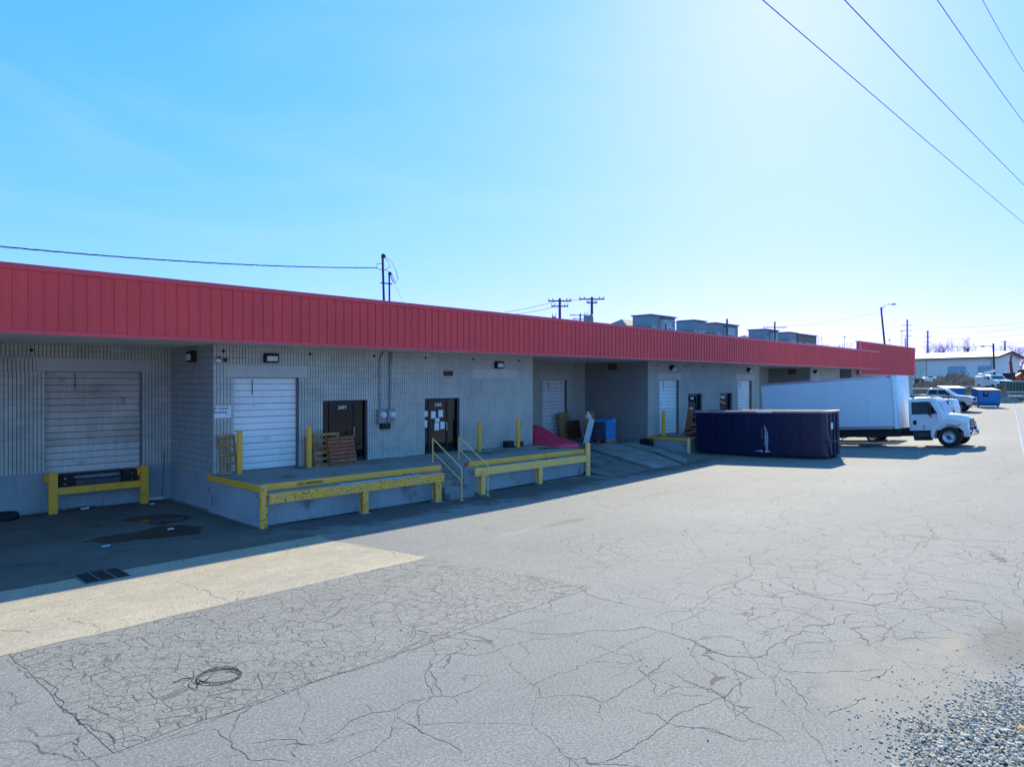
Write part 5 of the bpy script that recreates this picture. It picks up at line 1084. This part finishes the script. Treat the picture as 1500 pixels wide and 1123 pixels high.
for i in range(12): B(i * .38 - .03, i * .38 + .03, -.03, .03, -.5, 1.45).build('picket', M['plastic'], fn)
for z in (.12, 1.36): B(-.05, 4.3, -.075, -.032, z, z + .08).build('rail', M['white'], fn)
B(0, 4.25, .05, .07, .2, 1.4).build('mesh_screen', M['green'], fn)
for i, (x, d) in enumerate(((1405, 104), (1413, 104))):
    sp = placed('cable_reel', ('left' if i == 0 else 'right') + ' thin hoop stand in front of the cream wall between the blue doors', 'hoop', x + 1, d, 0, 1.6); MB().tube([(.62 * math.cos(a), 0, .7 + .75 * math.sin(a)) for a in [k * .35 for k in range(-1, 11)]], .035).build('hoop', M['darksteel'], sp)
# ------------------------------------------------------------------ far cream building
Cn = atd(1458, 560, 125); fb = thing('workshop', 'cream metal workshop with two pale blue roll doors and shallow gable roof', 'building', (Cn.x, Cn.y, 2.35), TH - math.pi / 2 + math.radians(-55))
# local: x right along the gable?  front runs to -x, gable end runs to +y
W_, Dp, Hh = 26, 11, 5.6
doors = [(-8.9, -4.9), (-3.6 + .3, -.2)]
dpx = [(1388, 1415), (1432, 1460)]
ca, sa = math.cos(fb.rotation_euler.z), math.sin(fb.rotation_euler.z)
def fb_x(xp):   # where the sight line through pixel column xp meets the front wall
    r = ray(xp, 560); ax, ay = ca, sa; det = r[0] * (-ay) - r[1] * (-ax); t_ = (Cn.x * (-ay) - Cn.y * (-ax)) / det
    return ((t_ * r[0] - Cn.x) * ax + (t_ * r[1] - Cn.y) * ay)
xd = [fb_x(v_) for v_ in (1388, 1415, 1432, 1457)]; xd[3] = min(xd[3], -.5)
fw = MB()
for a, q, r, s_ in rects(-W_, 0, 0, Hh, [(xd[0], xd[1], 0, 4.05), (xd[2], xd[3], 0, 4.05)]): fw.box(a, q, 0, .2, r, s_)
fw.build('front_wall', M['whitewall'], fb)
for i in range(2):
    dr = B(xd[2*i], xd[2*i+1], .1, .15, 0, 4.05).build('roll_door', M['bluedoor'], fb)
    for k in range(8): B(xd[2*i], xd[2*i+1], .088, .099, k * .5 + .02, k * .5 + .48).build('slat', M['bluedoor'], dr)
ap = Hh + .95
MB().prism([(.2, 0), (Dp, 0), (Dp, Hh), (Dp / 2, ap), (.2, Hh + .02)], lambda a, b_, t_: (t_, a, b_), -.25, 0).build('gable_wall', M['whitewall'], fb)
MB().prism([(-.6, Hh - .15), (-.6, Hh + .12), (Dp / 2, ap + .3), (Dp + .6, Hh + .12), (Dp + .6, Hh - .15), (Dp / 2, ap + .04)], lambda a, b_, t_: (t_, a, b_), -W_, .7).build('roof', M['plastic'], fb)
MB().prism([(-.65, Hh - .2), (-.65, Hh + .1), (-.62, Hh + .1), (-.62, Hh - .2)], lambda a, b_, t_: (t_, a, b_), -W_, .7).build('gutter', M['plastic'], fb)
for x in (-11.6, -.6): MB().cyl((x, -.08, 0), (x, -.08, Hh - .2), .07, n=6).build('downpipe', M['lintel'], fb)
MB().prism([(-.62, Hh - .2), (Dp / 2, ap - .02), (Dp + .62, Hh - .2), (Dp + .62, Hh + .1), (Dp / 2, ap + .28), (-.62, Hh + .1)], lambda a, b_, t_: (t_, a, b_), .71, .78).build('rake_trim', M['brownwood'], fb)
# ------------------------------------------------------------------ townhouses behind the warehouse
def house(label, x0, x1, zr, bay, left, stone=False, Y=64.5, dep=3.6):
    o = thing('townhouse', label, 'house', (x0, Y, 3.0), 0, 'townhouses behind the warehouse'); w = x1 - x0; h = zr - 3.0
    B(0, w, 0, dep, 0, h).build('wall', M['stone'] if stone else M['sidingb'], o)
    B(-.25, w + .25, -.25, dep + .2, h, h + .18).build('parapet_trim', M['sidingd'], o)
    if bay:
        B(w * .38, w * .72, -.7, -.005, 0, h - .5).build('bay', M['sidingl'], o); B(w * .36, w * .74, -.85, 0, h - .49, h - .32).build('bay_cap', M['sidingd'], o)
    for fx in ((.08, .22), (.42, .52), (.57, .68), (.80, .93)):
        yy = -.74 if bay and .38 < fx[0] < .72 else -.04
        for zf in (h - 3.3, h - 6.3):
            wn = B(w * fx[0], w * fx[1], yy, yy + .035, zf, zf + 1.5).build('window', M['white'], o); B(w * fx[0] + .12, w * fx[1] - .12, yy - .02, yy - .002, zf + .12, zf + 1.38).build('pane', M['wsglass'], wn)
    if left:
        B(-left, -.005, 1.2, dep, 0, h - 2.2).build('side_wing', M['sidingd'], o); B(-left - .4, -.005, -.3, dep, h - 2.19, h - 2.02).build('wing_eave', M['sidingd'], o)
        wn = B(-left * .8, -left * .25, 1.155, 1.195, h - 4.3, h - 3.0).build('window', M['white'], o); B(-left * .8 + .1, -left * .25 - .1, 1.14, 1.153, h - 4.2, h - 3.1).build('pane', M['wsglass'], wn)
    return o
def Xat(xp, Y): r = ray(xp, 560); return Y / r[1] * r[0]
Z0 = 14.7
house('nearest blue grey townhouse with pale bay above the red fascia', Xat(953, 64.5), Xat(989, 64.5), Z0, True, 4.2)
house('plain dark townhouse just right of the curved street lamp', Xat(1016, 64.5), Xat(1034, 64.5), Z0, False, 3.2)
house('blue grey townhouse with pale bay behind the dark pole', Xat(1048, 64.5), Xat(1081, 64.5), Z0, True, 3.6)
house('blue grey townhouse with pale bay left of the bare utility pole', Xat(1120, 64.5), Xat(1140, 64.5), Z0, True, 6.0)
house('small dark townhouse right of the bare utility pole', Xat(1155, 64.5), Xat(1167, 64.5), Z0, False, 3.0)
house('stone clad townhouse at the end of the row beside the bare tree', Xat(1168.5, 64.5), Xat(1196, 64.5), Z0 - .1, False, 0, True)
def hip(label, x0, x1, Y, zb, zr, dep=12, m='shingle'):
    X0, X1 = Xat(x0, Y + dep / 2), Xat(x1, Y + dep / 2); o = thing('hip_roof_house', label, 'house', (X0, Y, 3.0), 0, 'hip roofed houses behind the warehouse'); w = X1 - X0; a = zb - 3; b_ = zr - 3; r = min(w, dep) * .42
    B(.5, w - .5, .5, dep - .5, 0, a).build('wall', M['sidingl'], o)
    MB().add([(0, 0, a), (w, 0, a), (w, dep, a), (0, dep, a), (r, dep / 2, b_), (w - r, dep / 2, b_)], [(0,1,5,4),(1,2,5),(2,3,4,5),(3,0,4),(0,3,2,1)]).build('roof', M[m], o)
hip('tan hip roofed house left of the nearest townhouse', 888, 946, 72, 12.4, 15.6); hip('tan hip roof peeking between the first two townhouses', 984, 1014, 78, 13.6, 15.8); hip('tan hip roofed house between the middle townhouses', 1079, 1106, 72, 12.9, 15.2, 14); 
dr_ = thing('metal_shed', 'low dark metal roofed shed behind the far end of the fascia', 'shed', (Xat(1198, 42), 42, .8)); w = Xat(1249, 42) - Xat(1198, 42)
B(.3, w - .3, .3, 9, 0, 6.2).build('wall', M['sidingd'], dr_)
MB().prism([(0, 6.2), (0, 7.0), (9.3, 8.2), (9.3, 6.2)], lambda a, b_, t_: (t_, a, b_), 0, w * .6).build('roof', M['sidingd'], dr_); MB().prism([(0, 6.2), (0, 6.6), (9.3, 7.6), (9.3, 6.2)], lambda a, b_, t_: (t_, a, b_), w * .601, w).build('roof', M['sidingd'], dr_); B(w * .25, w * .5, 2, 5, 7.5, 8.5).build('roof_vent', M['sidingd'], dr_)
rv = thing('roof_unit', 'small dark roof unit just above the fascia by the power pole', 'roof unit', (Xat(877, 34), 34, 5.96)); B(-1.0, 1.2, 0, 1.5, 0, 2.05).build('housing', M['brownb'], rv); B(-1.1, 1.3, -.1, 1.6, 2.051, 2.15).build('lid', M['redtrim'], rv)
# ------------------------------------------------------------------ poles, lamps, wires
def upole(label, x, ytop, d, r=.14, arms=(), trans=False, lean_=0, name='utility_pole', m='brownwood', base=0):
    T = atd(x, ytop, d); g = base; o = thing(name, label, 'pole', (T.x, T.y, g), TH - math.pi / 2); H_ = T.z - g
    MB().cyl((lean_ * -1, 0, -.3), (0, 0, H_), r * 1.25, r * .8, 10).build('shaft', M[m], o)
    for (dz, half) in arms:
        MB().box(-half, half, -.06, .06, H_ - dz - .06, H_ - dz + .06).build('crossarm', M[m], o)
        for k in (-.95, -.6, .6, .95): MB().lathe([(.03, 0), (.05, .06), (.03, .1), (.06, .14), (.001, .2)], (k * half, 0, H_ - dz + .06), (0, 0, 1), 8).build('insulator', M['plastic'], o)
    if trans:
        for dx in ((-.55,) if trans == 1 else (-.55, -.15)): MB().lathe([(.001, 0), (.24, .02), (.26, .1), (.26, .85), (.2, .95), (.001, .98)], (dx, -.28, H_ - 2.7), (0, 0, 1), 14).build('transformer', M['plastic'], o)
        for dx in (-.7, -.42): MB().cyl((dx, -.28, H_ - 1.75), (dx, -.28, H_ - 1.45), .04, .02, 6).build('bushing', M['darksteel'], o)
    return o, T
A_, TA = upole('power pole with crossarm and transformer, left of the pair above the fascia', 820, 437, 66, .15, [(.25, 1.1), (.75, .8)], 1)
B_, TB = upole('power pole with crossarm and big transformers, right of the pair above the fascia', 867, 435, 66, .15, [(.2, 1.2), (.55, .5)], 2)
C_, TC = upole('smaller distant power pole between the transformer poles', 850, 459, 110, .15, [(.3, 1.6), (.9, 1.2)])
D_, TD = upole('dark bare pole standing in front of the blue townhouses', 1065, 467, 75, .13, [])
E_, TE = upole('bare utility pole with one thin crossarm above the far townhouses', 1135, 471, 120, .17, [(1.0, 2.0)])
for lb, x, y, d, ar in (('tallest steel transmission pole with three arms beside the red parapet', 1329, 468, 230, ((1.9, 1.7), (3.6, 1.5), (5.4, 1.4))), ('second transmission pole standing behind the cream workshop', 1359, 484, 230, ((2, 1.2), (3.9, 1.2))), ('transmission pole at the far right behind the gable', 1472, 499, 230, ((.4, 1.2), (2.0, 1.6))), ('short crossarm pole behind the middle of the cream roof', 1417, 510, 200, ((.1, 1.0), (2.6, .6))), ('thin short pole left of the tallest transmission pole', 1326, 495, 240, ())):
    upole(lb, x, y, d, .32 if ar else .22, ar, False, 0, 'transmission_pole', 'steel')
for lb, x, y, d in (('thin distant lamp mast left of the red parapet', 1237, 493, 260), ('tall thin distant mast right of the leaning lamp', 1321, 485, 260), ('short thin distant mast beside the leaning lamp', 1303, 498, 260)):
    o, T = upole(lb, x, y, d, .10, (), False, 0, 'lamp_mast', 'alum'); B(-.5, .5, -.2, .2, T.z - .1, T.z + .15).build('lamp_head', M['plastic'], o)
def street_lamp(label, x, ytop, d, side, lean_, arm, r=.11, base=0):
    T = atd(x, ytop, d); o = thing('street_lamp', label, 'street lamp', (T.x, T.y, base), TH - math.pi / 2); H_ = T.z - base
    MB().cyl((-lean_, 0, -.3), (0, 0, H_), r * 1.3, r * .85, 12).build('shaft', M['darksteel'], o)
    MB().tube([(0, 0, H_ - .5), (side * arm * .3, 0, H_ + arm * .12), (side * arm * .7, 0, H_ + arm * .30), (side * arm, 0, H_ + arm * .33)], .045, 6).build('arm', M['steel'], o)
    MB().loft([[(side * (arm + t_), w * c_, H_ + arm * .33 + h * s_) for c_, s_ in [(math.cos(a), math.sin(a)) for a in [k * .785 for k in range(8)]]] for t_, w, h in ((-.05, .05, .05), (.15, .15, .10), (.55, .15, .09), (.75, .03, .03))]).build('lamp_head', M['plastic'], o); return o, T
L1, TL1 = street_lamp('tall leaning street lamp above the red parapet', 1290.5, 450, 82, 1, -1.25, 1.1)
street_lamp('small curved street lamp between the first townhouses', 975, 474, 100, 1, 0, 1.0)
o, T = upole('wooden lamp post with one flat arm in front of the cream workshop', 1455, 503, 100, .15, (), False, -.25, 'lamp_post', 'brownwood', 1.2)
MB().tube([(0, 0, T.z - 1.2 - .5), (-.8, 0, T.z - 1.2 - .35), (-1.3, 0, T.z - 1.2 - .38)], .04).build('arm', M['steel'], o); MB().loft([[(-1.2 - t_, w * math.cos(a), T.z - 1.2 - .40 + h * math.sin(a)) for a in [k * .785 for k in range(8)]] for t_, w, h in ((0, .06, .05), (.15, .16, .11), (.55, .16, .1), (.75, .04, .03))]).build('lamp_head', M['plastic'], o)
def wire(label, pts, r, sag=0, n=24, group='overhead wires', twist=0, name='overhead_wire'):
    P = []
    for a, b_ in zip(pts, pts[1:]):
        a, b_ = Vector(a), Vector(b_)
        for i in range(n + 1): t_ = i / n; p = a.lerp(b_, t_); p.z -= 4 * sag * t_ * (1 - t_); P.append(p)
    q = MB(); q.tube(P, r, 5)
    if twist:
        for ph in (0, 2.1, 4.2): q.tube([p + Vector((0, .012 * math.cos(i * twist + ph), .015 * math.sin(i * twist + ph))) for i, p in enumerate(P)], r * .9, 4)
    return tag(q.build(name, M['wire']), label, 'wire', group)
lbs = ('lowest of the four overhead wires at upper right', 'second lowest of the four overhead wires at upper right', 'second highest of the four overhead wires at upper right', 'faint highest overhead wire in the top right corner')
for i, ((xa, ya), (xm, ym), (xb, yb)) in enumerate((((1117, 0), (1305, 168), (1500, 327)), ((1237, 0), (1370, 140), (1500, 271)), ((1373, 0), (1436, 95), (1500, 180)), ((1439, 0), (1470, 55), (1500, 106)))):
    zt = (9.6, 9.6, 9.8, 10.2)[i]; da = (zt - CAM_H) / ray(xa, ya)[2]; Pa = atd(xa, ya, da)
    # far end runs parallel to the warehouse
    rb_ = ray(xb, yb); Yb = Pa.y + .012 * 14; Pb = atd(xb, yb, Yb / rb_[1]) if rb_[1] > .02 else Pa
    dv = (Pb - Pa); Pm = (Pa + Pb) / 2; s0 = Pa - dv * 2.0; s1 = Pb + dv * 4.0
    s0.z = Pa.z + .6; s1.z = Pb.z + (1.6 if i < 2 else 1.0)
    wire(lbs[i], [s0, Pa, Pb, s1], .009 if i < 2 else (.007 if i == 2 else .005), .03, 12)
# service mast and its cable
SM = thing('service_mast', 'pair of dark conduit masts on the roof feeding the meters', 'service mast', (15.38, 21.5, 5.9))
d_ = 15.38 * cs + 21.5 * sn
zt1 = CAM_H + (560 - 377) * d_ / FPX - 5.9; zt2 = CAM_H + (560 - 401) * d_ / FPX - 5.9
MB().cyl((0.02, 0, -.1), (-.06, 0, zt1), .045, n=10).build('mast', M['darksteel'], SM); MB().cyl((.26, 0, -.1), (.24, 0, zt2), .035, n=10).build('mast', M['darksteel'], SM)
MB().lathe([(.05, 0), (.09, .05), (.08, .14), (.02, .18), (.001, .185)], (-.06, 0, zt1 - .03), (.5, 0, 1), 10).lathe([(.04, 0), (.075, .04), (.06, .12), (.001, .15)], (.24, 0, zt2 - .02), (.6, 0, 1), 10).build('weather_head', M['darksteel'], SM)
B(-.14, .36, -.03, .03, zt1 - .98, zt1 - .94).build('strut', M['darksteel'], SM)
zz = zt1
MB().tube([(.0, 0, zz + .08), (.25, -.05, zz - .05), (.5, -.05, zz - .4), (.62, -.05, zz - .75), (.5, -.05, zz - .92), (.32, 0, zt2 + .1)], .012, 5).tube([(.0, 0, zz + .05), (.2, .05, zz - .1), (.3, .03, zz - .3), (.1, 0, zz - .45), (-.2, 0, zz - .48), (-.34, 0, zz - .42), (-.30, 0, zz - .28), (-.1, 0, zz - .24)], .012, 5).tube([(.05, 0, zz - .45), (.25, 0, zz - .5), (.38, 0, zz - .8), (.48, 0, zz - .92)], .02, 5).build('drip_loop', M['wire'], SM)
MB().tube([(.3, 0, zt2), (1.35, .3, .2)], .006, 4).build('guy_wire', M['steel'], SM)
c1 = Vector((15.38 - .3, 21.5, 5.9 + zz - .42)); c0 = atd(-420, 318, 13.5)
ct = atd(0, 361, 17.2); wire('twisted service cable running from the roof mast to the left', [c1, ct, c0], .007, .14, 60, None, .9, 'service_cable')
# thin far wires
def fwire(lb, pts, r, sag): wire(lb, [atd(*p) for p in pts], r, sag, 14, 'thin distant wires')
fwire('thin wire from the left transformer pole down to the left', [(820, 440, 66), (740, 457, 75)], .02, .1); fwire('lower thin wire left of the transformer poles', [(820, 447, 66), (755, 460, 75)], .02, .1); fwire('thin wire joining the two transformer poles', [(830, 438, 66), (858, 438, 66)], .018, .1)
fwire('thin wire rising to the leaning street lamp', [(1136, 478, 110), (1291, 455, 82)], .012, .5)
for i, y in enumerate((476, 484, 493, 505)): fwire(('topmost', 'second', 'third', 'lowest')[i] + ' faint transmission wire crossing the pale sky at right', [(1140, y + 12, 300), (1329, y, 230), (1520, y - 6, 200)], .022, 1.2)
# ------------------------------------------------------------------ bare trees
def bare_tree(label, x, d, H_, spread=1.0, seed=0, base=1.5, m='bark', r0=.22, depth=5, name='bare_tree'):
    P = atd(x, 560, d); o = thing(name, label, 'tree', (P.x, P.y, base), seed, 'bare winter trees in the distance'); rd = random.Random(seed); tr_ = MB(); br = MB()
    tr_.tube([(0, 0, -.3), (.05, 0, H_ * .15), (0, .05, H_ * .32)], [r0 * 1.3, r0, r0 * .85], 7); tr_.build('trunk', M[m], o)
    def grow(p, dr, L_, r, k):
        pts = [p]; dd = dr.copy()
        for i in range(3):
            dd = (dd + Vector((rd.uniform(-.25, .25), rd.uniform(-.25, .25), rd.uniform(-.05, .2)))).normalized(); pts.append(pts[-1] + dd * L_ / 3)
        br.tube(pts, [r, r * .85, r * .7, r * .55], 4 if k < 4 else 5, False)
        if k <= 0: return
        for i in range(rd.choice((2, 3, 3))):
            a = Vector((rd.uniform(-1, 1), rd.uniform(-1, 1), rd.uniform(-.1, .8))).normalized(); grow(pts[rd.choice((2, 3, 3))], (dd + a * .9 * spread).normalized(), L_ * rd.uniform(.6, .8), r * .58, k - 1)
    for i in range(3): grow(Vector((0, .05, H_ * (.24 + .04 * i))), Vector((rd.uniform(-.8, .8) * spread, rd.uniform(-.8, .8), 1)).normalized(), H_ * .25, r0 * .6, depth)
    br.build('crown', M[m], o, fix=False); return o
bare_tree('bare tree with wide crown left behind the cream workshop roof', 1368, 165, 11.5, 1.1, 11, 2.5); bare_tree('broad bare tree behind the left half of the cream workshop', 1392, 160, 11, 1.3, 12, 2.5); bare_tree('bare tree behind the middle of the cream workshop', 1408, 170, 11.5, 1.2, 13, 2.5)
bare_tree('bare tree at the end of the townhouse row', 1208, 180, 15.5, .9, 14, 0, r0=.3); bare_tree('bare tree at the far right behind the gable', 1478, 165, 11, 1.2, 15, 2.5); bare_tree('bushy bare tree at the right edge of the picture', 1497, 160, 9.5, 1.4, 16, 2.5); bare_tree('leafless shrub against the cream wall beside the truck box', 1342, 98, 5.6, 1.3, 17, 1.0, r0=.07, name='bare_shrub'); bare_tree('smaller bare tree behind the far right gable', 1488, 175, 9, 1.3, 18, 2.5)
# dry grass clumps along the dirt edge
gr = MB(); rg5 = np.random.RandomState(5)
for i in range(2600):
    x, d = (rg5.uniform(1338, 1366), rg5.uniform(86, 97)) if i < 1500 else (rg5.uniform(1338, 1500), rg5.uniform(86, 100)); P = atd(x, 590, d); z = gz(P.x, P.y)
    if P.x < 96: continue
    h = rg5.uniform(.4, 1.9) if i < 1500 else rg5.uniform(.3, 1.0); a = rg5.uniform(0, 6.28); w = .03; l = rg5.uniform(-.3, .3, 2)
    gr.add([(P.x - w*math.cos(a), P.y - w*math.sin(a), z), (P.x + w*math.cos(a), P.y + w*math.sin(a), z), (P.x + l[0], P.y + l[1], z + h)], [(0,1,2)])
tag(gr.build('dry_grass', M['drygrass'], fix=False), 'dry brown weeds along the edge of the dirt yard', 'grass', None, 'stuff')
